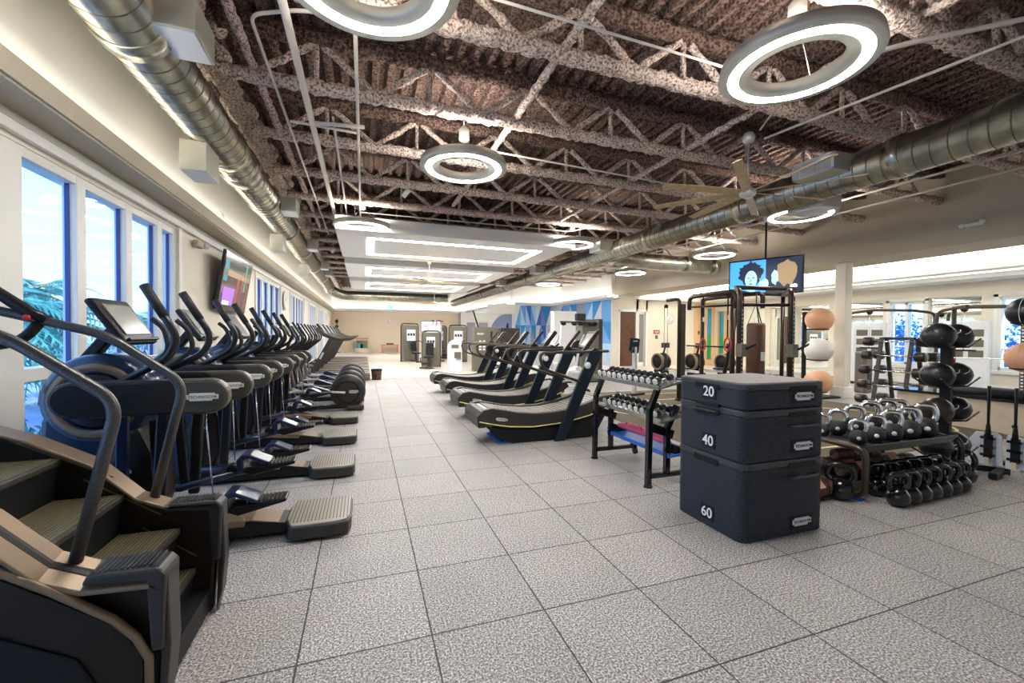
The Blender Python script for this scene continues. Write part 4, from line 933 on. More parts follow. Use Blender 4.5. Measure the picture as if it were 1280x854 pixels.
# ---- curved deck treadmills
def curved():
    """built round world Y 5.6 (near side) .. 6.36, x in world"""
    t = thing('curved_treadmill', '', 'treadmill', (0, 0, 0), group='curved-deck treadmills beside the aisle')
    # belt surface: x,z profile
    top = [(1.50, .40), (1.56, .465), (1.68, .485), (1.85, .455), (2.05, .415), (2.35, .385), (2.65, .39), (2.95, .43), (3.2, .50), (3.42, .585), (3.55, .60)]
    bot = [(3.62, .52), (3.6, .42), (3.3, .30), (2.9, .20), (2.4, .16), (1.95, .19), (1.62, .25), (1.52, .31)]
    MB().prism(top+bot, 'xz', -.30, .30).build('belt', 'belt', t)
    sl = MB()
    def P(a, u): return a[0]+(a[1][0]-a[0][0])*u if 0 else None
    acc = 0; pts = []
    for a, b in zip(top, top[1:]):
        L = math.hypot(b[0]-a[0], b[1]-a[1]); n = max(1, int(L/.055))
        for k in range(n): pts.append(((a[0]+(b[0]-a[0])*k/n), (a[1]+(b[1]-a[1])*k/n), math.atan2(b[1]-a[1], b[0]-a[0])))
    for x, z, an in pts: sl.box((x+.02, 0, z+.006), (.042, .56, .016), Matrix.Rotation(-an, 3, 'Y'))
    s = sl.build('belt_slats', 'step_grey', t)
    for sg in (-1, 1):
        y0, y1 = (-.40, -.30) if sg < 0 else (.30, .40)
        rail = [(1.49, .43), (1.56, .50), (1.68, .52), (1.86, .485), (2.06, .445), (2.35, .415), (2.65, .42), (2.95, .465), (3.2, .535), (3.42, .62), (3.6, .64), (3.66, .55), (3.5, .44), (3.2, .34), (2.8, .26), (2.3, .225), (1.95, .25), (1.66, .30), (1.5, .34)]
        r = MB().prism(rail, 'xz', y0, y1).build('side_rail', 'charcoal', t, .012)
        yo = y0-.003 if sg < 0 else y1+.003
        MB().tube([(1.50, yo, .345), (1.66, yo, .305), (1.95, yo, .252), (2.3, yo, .228), (2.8, yo, .262), (3.2, yo, .342), (3.5, yo, .442)], .008, 6).build('yellow_stripe', 'yellow_line', r)
        MB().prism([(1.70, .26), (1.95, .21), (2.3, .19), (2.8, .22), (3.2, .31), (3.5, .40), (3.52, .34), (3.35, .05), (3.25, .0), (2.0, .0), (1.85, .06), (1.66, .20)], 'xz', sg*.33-.03, sg*.33+.03).build('lower_skirt', 'matte_black', t, .01)
        # upright blade
        MB().prism([(2.62, .0), (2.78, .0), (3.40, 1.30), (3.26, 1.36), (3.18, 1.30)], 'xz', sg*.42-.028, sg*.42+.028).build('upright', 'upright_blue', t, .006)
        # rail loop
        MB().tube(fillet([(3.02, sg*.43, .86), (2.42, sg*.43, 1.06), (2.36, sg*.43, 1.29), (3.50, sg*.43, 1.31)], .14, 8), .022, 12).build('handrail', 'bronze_tube', t)
        MB().bar((3.12, sg*.30, 1.28), (3.40, sg*.30, 1.62), .035, .05).build('console_arm', 'bronze_tube', t, .008)
    badge(t.children[3] if False else r, (1.78, -.402-.0, .37), .17, .04, (PI/2, math.radians(10), 0), plate='silver_paint') if False else None
    bd = badge(t, (1.82, -.404, .36), .17, .045, (PI/2, math.radians(9), 0), plate='silver_paint')
    MB().lathe([(0, -.005), (.05, -.005), (.05, .005), (0, .005)], (3.14, -.452, 1.10), 'y', 20).build('emblem', 'vent_white', t)
    MB().bb(1.86, 3.3, -.3, .3, .0, .12).build('base_frame', 'matte_black', t, .01)
    gl = MB().bb(1.80, 2.05, -.32, .32, .002, .03).build('front_foot', 'blue_plastic', t, .005)
    MB().bar((3.34, -.43, 1.30), (3.34, .43, 1.30), .08, .05).build('cross_bar', 'upright_blue', t, .01)
    q = Matrix.Rotation(math.radians(38), 3, 'Y')
    c = MB().box((3.40, 0, 1.47), (.04, .30, .34), q).build('console', 'upright_blue', t, .01)
    MB().box((3.375, 0, 1.475), (.006, .24, .24), q).build('screen', 'screen_grey', c)
    MB().prism([(1.49, .25), (1.47, .40), (1.53, .48), (1.60, .50), (1.60, .25)], 'xz', -.385, .385).build('rear_roller_cover', 'charcoal', t, .015)
    return t
c0 = curved()
for i, (y, dx) in enumerate([(6.0, 0), (7.75, .1), (9.5, .2), (11.25, .22)]):
    lab = 'curved-deck treadmill with looped rails, ' + ['nearest of the four and next to the dumbbell rack', 'second from the camera', 'third from the camera', 'farthest of the four'][i]
    if i == 0: c0.location = (dx, y, 0); c0['label'] = lab
    else: copy_thing(c0, lab, (dx, y, 0))

# ---- soft plyometric boxes
def plyo(z0, h, num, first, lab):
    w, d = .87, .70; t = thing('plyometric_box', lab, 'plyometric box', (2.655+w/2, 2.372+d/2, z0), group='stacked plyometric boxes')
    body = MB().prism(rrect(w, d, .07, 6), 'xy', .0, h-.05).build('body', 'box_rubber', t, .012)
    lid = MB().prism(rrect(w+.006, d+.006, .073, 6), 'xy', h-.052, h-.002).build('rim', 'box_lid', t, .008)
    if first: MB().prism(rrect(w-.02, d-.02, .065, 6), 'xy', h-.006, h+.004).build('top_pad', 'box_top', t, .004)
    # recessed strips at seams
    MB().bb(-w/2-.008, -w/2+.02, -.12, .14, h-.075, h-.028).build('strap_plate', 'matte_black', t, .004)
    MB().bb(.02, .32, -d/2-.008, -d/2+.02, h-.07, h-.028).build('strap_plate', 'matte_black', t, .004)
    zl = {20: .105, 40: .105, 60: .115}[num]
    p = MB().bb(-w/2-.007, -w/2+.01, -.085, .055, zl-.06, zl+.06).build('number_plate', 'matte_black', t, .004)
    text('number', str(num), .115, 'text_white', p, (-w/2-.0075, -.013, zl-.002), NX, .0015)
    zb = {20: .09, 40: .10, 60: .10}[num]
    q = MB().bb(.05, .30, -d/2-.006, -d/2+.01, zb-.05, zb+.05).build('logo_plate', 'matte_black', t, .004)
    badge(q, (.175, -d/2-.007, zb), .20, .062, NY, plate='vent_white', ink='screen_black')
    if num != 20:
        MB().tube(fillet([(.03, -d/2+.0, h-.135), (.03, -d/2-.03, h-.135), (.31, -d/2-.03, h-.135), (.31, -d/2, h-.135)], .02), .012, 8).build('pull_handle', 'box_lid', t)
    else:
        pass
    if num in (20,):
        MB().bb(-w/2-.02, -w/2+.01, -.13, .12, -.004, .016).build('latch_tab', 'matte_black', t, .006)
    else:
        pass
    if num == 40: MB().tube(fillet([(-w/2, -.12, h-.035), (-w/2-.035, -.12, h-.045), (-w/2-.035, .12, h-.045), (-w/2, .12, h-.035)], .02), .010, 8).build('side_handle', 'rubber', t)
plyo(0.001, .598, 60, False, 'largest black box marked 60 at the bottom of the stack of three')
plyo(.60, .398, 40, False, 'middle black box marked 40 in the stack of three')
plyo(1.0, .20, 20, True, 'thinnest black box marked 20 on top of the stack')

# ---- dumbbell rack  (world frame; front edge X 2.75, Y 3.55..4.70, continues to the right behind)
O = (2.95, 4.13, 0)
t = thing('dumbbell_rack', 'black three-tier dumbbell rack left of the stacked black boxes', 'dumbbell rack', O); rack = t
for y in (3.60, 4.66):
    m = MB(); w = .055
    m.bar((2.75, y, 0.01), (2.76, y, .80), w, w).bar((2.755, y, .78), (2.87, y, 1.045), w, w)
    m.bar((2.75, y, .11), (3.36, y, .11), w, .045).bar((3.33, y, .13), (3.36, y, .012), w, w).bar((3.33, y, .13), (3.22, y, .36), w, w)
    m.bar((2.98, y, .11), (2.98, y, .60), w, w).bar((2.975, y, .58), (3.10, y, .82), w, w)
    m.bar((2.76, y, .62), (3.05, y, .52), .04, .09).bar((2.95, y, .40), (3.24, y, .31), .04, .09)
    f = m.build('end_frame', 'gloss_black', t, .006, off=O)
    MB().lathe([(.045, 0), (.045, .014), (.02, .02)], (2.75, y, 0), 'z', 16).build('foot_pad', 'matte_black', f, off=O)
def shelf(nm, x0, z0, x1, z1, m_, y0=3.52, y1=4.80):
    s = MB(); s.bar(((x0+x1)/2, y0, (z0+z1)/2), ((x0+x1)/2, y1, (z0+z1)/2), .3, .02)
    s = MB().prism([(x0, z0-.045), (x0, z0), (x0+.012, z0), (x0+.014, z0-.026), (x1-.014, z1-.026), (x1-.012, z1), (x1, z1), (x1, z1-.045)], 'xz', y0, y1)
    return s.build(nm, m_, t, .002, off=O)
shelf('shelf', 2.80, 1.045, 3.10, 1.115, 'steel'); shelf('shelf', 2.85, .70, 3.15, .77, 'steel'); sh = shelf('shelf', 2.96, .335, 3.26, .355, 'blue_plastic', 3.55, 4.72); sh['label'] = 'blue bottom shelf'
def dumbbell():
    t = thing('dumbbell', '', 'dumbbell', (0, 0, 0), group='small hex dumbbells on the rack')
    MB().tube([(-.07, 0, 0), (.07, 0, 0)], .013, 8).build('handle', 'chrome', t)
    for s in (-1, 1):
        h = MB().lathe([(.0, s*.052), (.030, s*.052), (.036, s*.060), (.036, s*.100), (.030, s*.110), (0, s*.112)], axis='x', n=6, smooth=False).build('head', 'matte_black', t)
        MB().lathe([(.031, s*.104), (.031, s*.122), (.025, s*.126), (0, s*.126)], axis='x', n=16).build('end_disc', 'silver_paint', h)
    return t
db = dumbbell(); k = 0
for row, (x, z, n, y0) in enumerate([(2.93, 1.104, 11, 3.60), (2.98, .758, 10, 3.66)]):
    for i in range(n):
        lab = 'small pale-ended dumbbell on the %s shelf, %s from the camera end' % (['top', 'middle'][row], ORD[i] if i else 'first')
        loc = (x, y0+i*(.108), z+.0)
        if k == 0: db.location = loc; db['label'] = lab; db.rotation_euler = (0, math.radians(-13), 0)
        else: copy_thing(db, lab, loc)
        k += 1
# pink bag on the bottom blue shelf
o = MB()
P = [(3.10, 4.66-.0, .40), (3.10, 4.5, .42), (3.10, 4.25, .425), (3.10, 4.0, .42), (3.10, 3.82, .41), (3.10, 3.70, .40)]
o.tube(P, [.035, .060, .066, .062, .055, .03], 16, flat=.72)
t2 = thing('sandbag', 'bright pink soft sandbag on the blue bottom shelf of the dumbbell rack', 'sandbag', (3.10, 4.2, .36)); o.build('bag', 'pink', t2, off=(3.1, 4.2, .36))
MB().tube(fillet([(3.06, 4.45, .455), (3.06, 4.42, .485), (3.06, 4.15, .485), (3.06, 4.12, .455)], .03), .012, 8, flat=.5).build('strap', 'pink', t2, off=(3.1, 4.2, .36)); MB().tube([(3.1, 4.03, .415), (3.1, 4.0, .415)], [.065, .065], 16, flat=.74).build('seam_band', 'pink', t2, off=(3.1, 4.2, .36))

# ---- kettlebell rack : tube loops at both ends, tray on top
O = (5.2, 2.95, 0)
t = thing('kettlebell_rack', 'low rack with bent tube ends carrying chrome-handled kettlebells', 'kettlebell rack', O)
for x in (4.46, 5.97):
    y0, y1 = 2.63, 3.35
    MB().tube(fillet([(x, y1, .50), (x, y0, .50), (x, y0, .045), (x, y1, .045)], .12, 8) + [Vector((x, y1, .06))], .030, 12).build('end_loop', 'bronze_tube' if x < 5 else 'gloss_black', t, off=O)
    MB().tube([(x, y1, .045), (x, y1, .50)], .028, 10).build('rear_post', 'gloss_black', t, off=O)
    MB().bb(x-.03, x+.03, y0+.02, y0+.1, 0, .02).build('foot_pad', 'blue_plastic' if x < 5 else 'matte_black', t, off=O)
MB().bb(4.46, 5.97, 2.655, 2.69, .455, .525).build('front_beam', 'gloss_black', t, .005, off=O); MB().bb(4.46, 5.97, 3.28, 3.315, .455, .525).build('rear_beam', 'gloss_black', t, .005, off=O)
MB().bb(4.47, 5.96, 2.69, 3.28, .478, .498).build('tray', 'matte_black', t, .003, off=O); MB().bb(4.47, 5.96, 2.85, 3.28, .10, .12).build('lower_shelf', 'matte_black', t, .003, off=O)
def kettle(nm, body, hnd, r, grp, hs=1.):
    t = thing(nm, '', 'kettlebell', (0, 0, 0), group=grp)
    MB().lathe([(0, 0), (r*.55, 0), (r*.85, r*.25), (r, r*.8), (r*.93, r*1.25), (r*.6, r*1.65), (r*.3, r*1.78), (0, r*1.8)], axis='z', n=24).build('body', body, t)
    MB().tube(fillet([(-r*.62, 0, r*1.45), (-r*.88*hs, 0, r*2.2), (-r*.62*hs, 0, r*3.05), (r*.62*hs, 0, r*3.05), (r*.88*hs, 0, r*2.2), (r*.62, 0, r*1.45)], r*.5, 5), r*.25, 12).build('handle', hnd, t)
    return t
kc = kettle('kettlebell', 'rubber', 'chrome', .095, 'chrome-handled kettlebells on the rack')
MB().lathe([(0, -.0955), (.022, -.0955), (.022, -.085)], (0, 0, .085), 'y', 14).build('weight_disc', 'vent_white', kc)
first = True; k = 0
for row, (y, xs) in enumerate([(2.80, [4.62, 4.88, 5.13, 5.40, 5.68]), (3.14, [4.60, 4.85, 5.12, 5.38, 5.66, 5.86])]):
    for i, x in enumerate(xs):
        sc_ = [.80, .90, 1.0, 1.1, 1.15, 1.1][i]; lab = 'chrome-handled kettlebell on the rack, %s row, %s from the left' % (['front', 'back'][row], ORD[i] if i else 'first')
        loc = (x, y, .4985); rz = -.95+.15*random.uniform(-1, 1)
        if first: kc.location = loc; kc.rotation_euler = (0, 0, rz); kc.scale = (sc_,)*3; kc['label'] = lab; first = False
        else: c = copy_thing(kc, lab, loc, rz); c.scale = (sc_,)*3
# black kettlebells on the floor
kb = kettle('kettlebell', 'gloss_black', 'gloss_black', .088, 'black kettlebells on the floor', 1.25); first = True
for row, (y, xs, s) in enumerate([(2.48, [4.66+.175*i for i in range(7)], 1.08), (2.72, [4.76+.185*i for i in range(6)], 1.12)]):
    for i, x in enumerate(xs):
        lab = 'black kettlebell standing on the floor, %s row under the rack, %s from the left' % (['front', 'back'][row], ORD[i] if i else 'first')
        loc = (x, y+(.0 if row else .06*(i/8)), .002); rz = -.25+random.uniform(-.1, .1)
        if first: kb.location = loc; kb.rotation_euler = (0, 0, rz); kb.scale = (s,)*3; kb['label'] = lab; first = False
        else: c = copy_thing(kb, lab, loc, rz); c.scale = (s,)*3
c = copy_thing(kb, 'black kettlebell standing alone at the right foot of the kettlebell rack', (6.10, 2.66, .002), 1.2); c.scale = (1.25,)*3
c = copy_thing(kb, 'black kettlebell inside the left tube loop of the rack', (4.32, 2.76, .002), -.9); c.scale = (1.2,)*3
# rolled sandbags on the lower shelf
def roll(lab, p, q, r, face='rubber', sc_=1):
    t = thing('sandbag', lab, 'sandbag', p, group='rolled sandbags under the kettlebells'); P, Q = Vector((0, 0, 0)), Vector(q)-Vector(p)
    MB().tube([P, P+(Q-P)*.06, P+(Q-P)*.3, P+(Q-P)*.5, P+(Q-P)*.7, P+(Q-P)*.94, Q], [r*.85, r, r*1.03, r*.98, r*1.03, r, r*.85], 18).build('bag', 'bag_brown', t)
    MB().tube([Q-(Q-P)*.005, Q+(Q-P)*.02], [r*.82, r*.78], 18).build('end_patch', 'navy_shell', t)
    d = (Q-P).normalized(); MB().tube([P+(Q-P)*.2, P+(Q-P)*.22], r*1.05, 18).build('strap', 'matte_black', t); MB().tube([P+(Q-P)*.75, P+(Q-P)*.77], r*1.05, 18).build('strap', 'matte_black', t)
    side = d.cross(Vector((0, 0, 1))).normalized()
    MB().box(P+(Q-P)*.48 + side*r*.72 + Vector((0, 0, r*.72)), (r*1.8, .10, .004), Matrix.Rotation(math.atan2(d.y, d.x), 3, 'Z') @ Matrix.Rotation(math.radians(45), 3, 'X')).build('label_patch', 'bag_letter', t)
roll('brown rolled sandbag on the lower shelf, back left', (4.60, 3.12, .202), (5.15, 3.06, .202), .078)
roll('brown rolled sandbag on the lower shelf, front left', (4.60, 2.95, .19), (5.12, 2.91, .19), .066)
roll('brown rolled sandbag lying on top of the others', (4.66, 3.05, .325), (5.2, 2.97, .325), .06)
roll('brown rolled sandbag on the lower shelf, right of the middle', (5.28, 3.1, .19), (5.85, 3.0, .19), .066)
for i, (x, y, z) in enumerate([(4.05, 2.85, .10), (4.05, 3.08, .10), (4.05, 2.96, .29)]):
    roll('sandbag lying on the floor between box stack and kettlebell rack, ' + ['front', 'back', 'upper'][i], (3.78, y, z), (4.30, y+.01, z), .095)

# ---- medicine ball tree
O = (6.52, 3.02, 0)
t = thing('ball_tree', 'black ball tree stand holding pairs of dark slam balls', 'ball rack', O)
MB().bb(-.035, .035, -.05, .05, .05, 1.66).build('post', 'matte_black', t, .01)
MB().tube(fillet([(-.42, .30, .05), (-.30, .42, .05), (.30, -.30, .05), (.34, -.42, .05)], .08), .035, 12).build('base_tube', 'gloss_black', t)
MB().tube(fillet([(-.50, -.32, .05), (-.38, -.36, .05), (.0, .02, .05), (.42, .40, .05)], .1), .035, 12).build('base_tube', 'gloss_black', t)
MB().bar((-.02, -.42, .045), (.36, -.34, .045), .07, .07).build('foot_block', 'matte_black', t, .012)
ctr = []
for i, z in enumerate([.26, .68, 1.09, 1.55]):
    for s in (-1, 1):
        # cradle arms : -X side and +X side
        a = MB().tube([(0, -.06, z-.10), (s*.18, -.11, z-.10), (s*.38, -.13, z-.0)], .010, 8).build('cradle_arm', 'dark_steel', t)
        MB().tube([(0, .06, z-.10), (s*.18, .11, z-.10), (s*.38, .13, z-.0)], .010, 8).build('cradle_rod', 'dark_steel', a)
BT = [('glossy black slam ball', 'ball_black'), ('brown-black leather ball', 'ball_brown')]
for i, z in enumerate([.26, .68, 1.09, 1.55]):
    for s in (-1, 1):
        x = 6.52 + s*.178; y = 3.02; r = .150 if s < 0 else .145; sc_ = (1.0, 1.05, 1.0)
        bt = thing('slam_ball', ('%s ball on the %s tier of the ball tree, %s side' % (['dark'], ['lowest', 'second', 'third', 'top'][i], 'left' if s < 0 else 'right')).replace("['dark']", 'dark'), 'slam ball', (x, y, z+.03), 0, 'slam balls on the ball tree')
        MB().ball((0, 0, 0), r, sc_, 28).build('shell', 'ball_brown' if (i == 1 and s < 0) else 'ball_black', bt)
        MB().tube([(math.cos(a)*r*1.005, math.sin(a)*r*1.055, .0) for a in [2*PI*k/36 for k in range(36)]], .004, 6, closed=True).build('seam', 'matte_black', bt)
        MB().tube([(-r*.5*s+.05*math.sin(k/8*PI)*0 - .03 + .012*k, -r*1.0+.004*abs(k-4)**1.5*.6, .02+.006*k) for k in range(9)], .005, 6).build('printed_mark', 'silver_paint', bt)
# balls at the very right edge, on their own stand
t = thing('ball_stand', 'slim stand at the right edge holding a black and an orange ball', 'ball stand', (7.42, 2.72, 0))
MB().bb(-.02, .02, -.24, -.20, 0, 2.1).build('post', 'matte_black', t, .006); MB().bb(-.03, .28, -.3, .2, 0, .04).build('base', 'matte_black', t, .01)
for z in (1.195, 1.74): MB().tube([(math.cos(a)*.12, math.sin(a)*.12, z) for a in [2*PI*k/24 for k in range(24)]], .010, 8, closed=True).build('ball_cup', 'matte_black', t); MB().bar((0, -.12, z), (0, -.22, z), .02, .02).build('cup_arm', 'matte_black', t)
for z, m_, lab, nm, cat in ((1.87, 'ball_black', 'black ball with pale lettering cut by the right edge', 'slam_ball', 'slam ball'), (1.325, 'ex_orange', 'small orange ball cut by the right edge', 'exercise_ball', 'exercise ball')):
    b = thing(nm, lab, cat, (7.42, 2.72, z)); MB().ball((0, 0, 0), .175, n=32).build('shell', m_, b)
    MB().tube([(math.cos(a)*.1755, 0, math.sin(a)*.1755) for a in [2*PI*k/36 for k in range(36)]], .003, 6, closed=True).build('seam', 'text_white' if m_ == 'ball_black' else m_, b)

# ---- exercise balls stacked beside the column
t = thing('exercise_ball_rack', 'dark slim rack holding three exercise balls in front of the column', 'ball rack', (10.98, 7.6, 0))
MB().bb(-.05, .05, .36, .42, 0, 2.2).build('post', 'matte_black', t, .006); MB().bb(-.4, .4, -.3, .45, 0, .05).build('base', 'matte_black', t, .01)
for z in (.15, .96, 1.74):
    MB().tube([(math.cos(a)*.19, math.sin(a)*.19, z) for a in [2*PI*k/24 for k in range(24)]], .015, 8, closed=True).build('ball_cup', 'matte_black', t); MB().bar((0, .18, z), (0, .38, z), .03, .03).build('cup_arm', 'matte_black', t)
for z, m_, lab in ((.40, 'ex_orange', 'lowest orange'), (1.21, 'ex_white', 'middle white'), (1.99, 'ex_orange', 'topmost orange')):
    b = thing('exercise_ball', lab + ' exercise ball of the three by the column', 'exercise ball', (10.98, 7.6, z), 0, 'exercise balls by the column'); MB().ball((0, 0, 0), .31, (1.02, 1.02, .98), 36).build('shell', m_, b)
    MB().ball((0, -.31, 0), .02, (1, .5, 1), 10).build('valve', m_, b)
tag(MB().ball((0, 0, 0), .22, (1.4, 1, .8), 16).build('medicine_ball', 'ball_brown'), 'dark brown ball on the floor behind the exercise ball rack', 'ball').location = (12.4, 9.5, .18)

# ---- fixed barbell rack
O = (11.0, 5.9, 0)
t = thing('barbell_rack', 'dark A-shaped rack of fixed barbells in front of the grey machine', 'barbell rack', O)
for y in (5.62, 6.18):
    for s in (-1, 1): MB().bar((11.0+s*.35, y, .05), (11.0+s*.08, y, 1.55), .07, .05).build('leg', 'machine_dark', t, .006, off=O)
    MB().bar((10.6, y, .05), (11.4, y, .05), .07, .07).build('floor_bar', 'gloss_black', t, .006, off=O)
MB().bb(10.95, 11.05, 5.6, 6.2, 1.5, 1.56).build('top_bar', 'machine_dark', t, .006, off=O); MB().bb(10.62, 10.68, 5.62, 6.18, .08, .12).build('cross_bar', 'gloss_black', t, .004, off=O); MB().bb(11.32, 11.38, 5.62, 6.18, .08, .12).build('cross_bar', 'gloss_black', t, .004, off=O)
for y in (5.62, 6.18):
    for z in (.17, .50, .82, 1.15, 1.46): MB().bar((11.0-.35+(z/1.5)*.25, y, z-.03), (10.72-.12+(z/1.5)*.25, y, z), .03, .02).build('hook', 'dark_steel', t, off=O)
bb0 = None
for i, z in enumerate((.17, .50, .82, 1.15, 1.46)):
    for s in ((-1, 1)):
        x = 11.0 + s*(.40-(z/1.5)*.25); lab = 'fixed barbell with round dark ends, %s level, %s side of the rack' % (['lowest', 'second', 'middle', 'fourth', 'top'][i], 'front' if s < 0 else 'rear')
        if s > 0 and i in (4,): continue
        if bb0 is None:
            bb0 = thing('barbell', lab, 'barbell', (x, 5.9, z), 0, 'fixed barbells on the A-shaped rack')
            MB().tube([(0, -.46, 0), (0, .46, 0)], .014, 10).build('bar', 'chrome', bb0)
            for q in (-1, 1): MB().lathe([(.03, q*.40), (.095, q*.41), (.10, q*.43), (.10, q*.56), (.09, q*.58), (0, q*.58)], axis='y', n=24).build('end_weight', 'ball_brown', bb0)
        else: copy_thing(bb0, lab, (x, 5.9, z))

# ---- cable training rig with pull-up frame, rings and punching bag
O = (6.9, 6.8, 0)
t = thing('cable_training_rig', 'large brown-black tube training rig behind the stacked boxes', 'training rig', O)
def rp(nm, pts, r=.042, m_='bronze_tube', fl=.16): return MB().tube(fillet(pts, fl, 6), r, 10).build(nm, m_, t, off=O)
A = (6.44, 5.89); B = (7.24, 5.52); C_ = (7.05, 8.15); E_ = (6.80, 7.55)
rp('front_frame', [(A[0], A[1], 0), (A[0], A[1], 2.40), (A[0]+.45, A[1]+.55, 2.47), (A[0]+.45+.55, A[1]+.9, 2.4), (A[0]+1.0, A[1]+1.45, 0)])
rp('front_frame', [(B[0], B[1], 0), (B[0], B[1], 2.40), (B[0]+.45, B[1]+.45, 2.43), (B[0]+1.2, B[1]+1.1, 2.43)])
for p in (A, B):
    s = MB().bar((p[0]+.06, p[1]+.04, .1), (p[0]+.06, p[1]+.04, 2.28), .07, .09)
    for k in range(26): s.box((p[0]+.05, p[1]-.006, .3+k*.075), (.03, .012, .035), mi=1)
    s.build('column_guide', None, t, off=O, mats=['matte_black', 'vent_white'])
    c = MB().box((p[0]+.02, p[1]-.03, 1.30), (.13, .14, .24)).build('sliding_carriage', 'machine_grey', t, .015, off=O)
    MB().tube([(p[0]+.05, p[1]-.1, 1.32), (p[0]+.2, p[1]-.16, 1.40), (p[0]+.26, p[1]-.14, 1.42)], .02, 8).build('lever', 'matte_black', c, off=O)
rp('cross_bar', [(A[0], A[1], 2.12), (B[0], B[1], 2.12)], .03, 'dark_steel')
rp('top_beam', [(A[0]+.1, A[1]+.2, 2.46), (B[0]+.5, B[1]+.3, 2.46)], .04)
rp('top_beam', [(A[0]+.6, A[1]+.9, 2.44), (B[0]+1.3, B[1]+1.0, 2.44)], .04)
rp('rear_frame', [(C_[0]-.12, C_[1]+.30, 2.40), (C_[0], C_[1], 2.42), (C_[0], C_[1], 0)], .04, fl=.1)
MB().bar((C_[0]+.08, C_[1], .0), (C_[0]+.08, C_[1], 2.3), .10, .14).build('weight_tower', 'machine_dark', t, .01, off=O)
rp('monkey_bar', [(E_[0], E_[1], 2.12), (E_[0], E_[1], 2.40), (6.85, 6.9, 2.43), (6.9, 6.4, 2.43), (6.9, 6.4, 2.1)], .045, fl=.12)
rp('monkey_bar', [(7.6, 8.0, 2.12), (7.6, 8.0, 2.42), (7.6, 7.0, 2.43), (7.6, 6.4, 2.43), (7.6, 6.4, 2.12)], .045, fl=.12)
for i in range(6): rp('rung', [(6.86, 7.5-i*.2, 2.46), (7.62, 7.7-i*.2, 2.46)], .022, 'dark_steel')
rp('pull_up_bar', [(6.80, 7.5, 2.18), (7.1, 6.5, 2.18)], .022, 'dark_steel'); rp('low_cross_bar', [(7.15, 8.0, 1.32), (7.2, 6.75, 1.32)], .018, 'dark_steel')
rp('rear_post', [(7.2, 6.75, 0), (7.2, 6.75, 2.44)], .05, 'machine_dark'); rp('rear_post', [(7.6, 8.0, 0), (7.6, 8.0, 2.42)], .045, 'machine_dark')
MB().bb(6.4, 8.5, 5.85, 5.93, 0, .06).bb(7.0, 7.7, 8.1, 8.2, 0, .06).build('floor_beam', 'machine_dark', t, .01, off=O)
rp('rear_post', [(8.44, 6.62, 0), (8.44, 6.62, 2.44)], .04, 'bronze_tube')
for dx in (-.05, .05): MB().tube([(6.93+dx, 8.47, 2.28), (6.93+dx, 8.47, .7)], .007, 6).build('cable', 'steel', t, off=O)
MB().ball((6.93, 8.47, 2.26), .05, n=12).build('pulley', 'matte_black', t, off=O); MB().bb(6.86, 7.0, 8.42, 8.52, .5, .7).build('cable_handle', 'matte_black', t, .01, off=O)
# gymnastic rings hang from it
for (x, y, z, lab, rz) in ((7.0, 7.35, 1.36, 'left red-brown gymnastic ring hanging from the rig on a strap', .3), (6.93, 6.62, 1.38, 'right red-brown gymnastic ring hanging from the rig, seen nearly edge on', 1.35)):
    g = thing('gymnastic_ring', lab, 'gymnastic ring', (x, y, z), rz, 'gymnastic rings on the rig')
    MB().tube([(math.cos(a)*.10, 0, math.sin(a)*.13) for a in [2*PI*k/28 for k in range(28)]], .018, 10, closed=True).build('ring', 'sign_red', g)
    MB().bar((0, 0, .12), (0, 0, 2.42-z), .03, .004).build('strap', 'matte_black', g); MB().box((0, -.005, .55), (.05, .02, .1)).build('buckle', 'silver_paint', g)
g = thing('punching_bag', 'tall dark brown punching bag hanging inside the training rig', 'punching bag', (7.55, 6.5, .35))
MB().lathe([(.0, 0), (.15, .01), (.17, .05), (.17, 1.42), (.15, 1.47), (0, 1.48)], axis='z', n=28).build('bag', 'door_brown', g)
for a in (0, 2.1, 4.2): MB().bar((math.cos(a)*.15, math.sin(a)*.15, 1.46), (0, 0, 1.88), .02, .008).build('hanging_strap', 'matte_black', g)
MB().tube([(0, 0, 1.86), (0, 0, 2.08)], .012, 6).build('hook', 'dark_steel', g)
rb = MB().box((0, -.172, .8), (.12, .004, .18)).build('printed_patch', 'vent_white', g)
# hanging television over the rig
t = tv(9.25, 7.75, 3.02, 1.62, .88, -1.12, 'hanging television showing a blue portrait, above the training rig', [
    ('tv_blue', [(-.48, -.46), (.02, -.46), (.02, .46), (-.48, .46)]), ('tv_dark', [(.02, -.46), (.48, -.46), (.48, .46), (.02, .46)])])
bs = [c for c in t.children if c.name.startswith('casing')][0]
def patch(c, cx, cz, rx, rz_, n=20, j=0., dep=.036):
    rr = random.Random(5); MB().prism([(cx+math.cos(2*PI*k/n)*rx*(1+j*rr.uniform(-1, 1)), cz+math.sin(2*PI*k/n)*rz_*(1+j*rr.uniform(-1, 1))) for k in range(n)], 'xz', -dep, -dep+.002).build('screen_patch', c, bs)
patch('tv_dark', -.30, .08, .27, .30, 36, .16, .036); patch('tv_skin', -.29, -.06, .135, .22, 24, 0, .038); patch('tv_skin', -.29, -.32, .10, .10, 16, 0, .0385)
patch('tv_dark', -.345, -.02, .028, .014, 12, 0, .040); patch('tv_dark', -.235, -.02, .028, .014, 12, 0, .040); patch('tv_dark', -.29, -.17, .045, .014, 12, 0, .040); patch('tv_blue', -.29, -.09, .018, .035, 12, 0, .040)
patch('tv_brown', .45, .05, .22, .30, 18, .18, .037); patch('tv_skin', .22, -.05, .07, .18, 16, .2, .038); patch('tv_white', .62, -.28, .07, .05, 10, .2, .039); patch('tv_skin', .0, -.2, .09, .12, 10, .3, .0385)
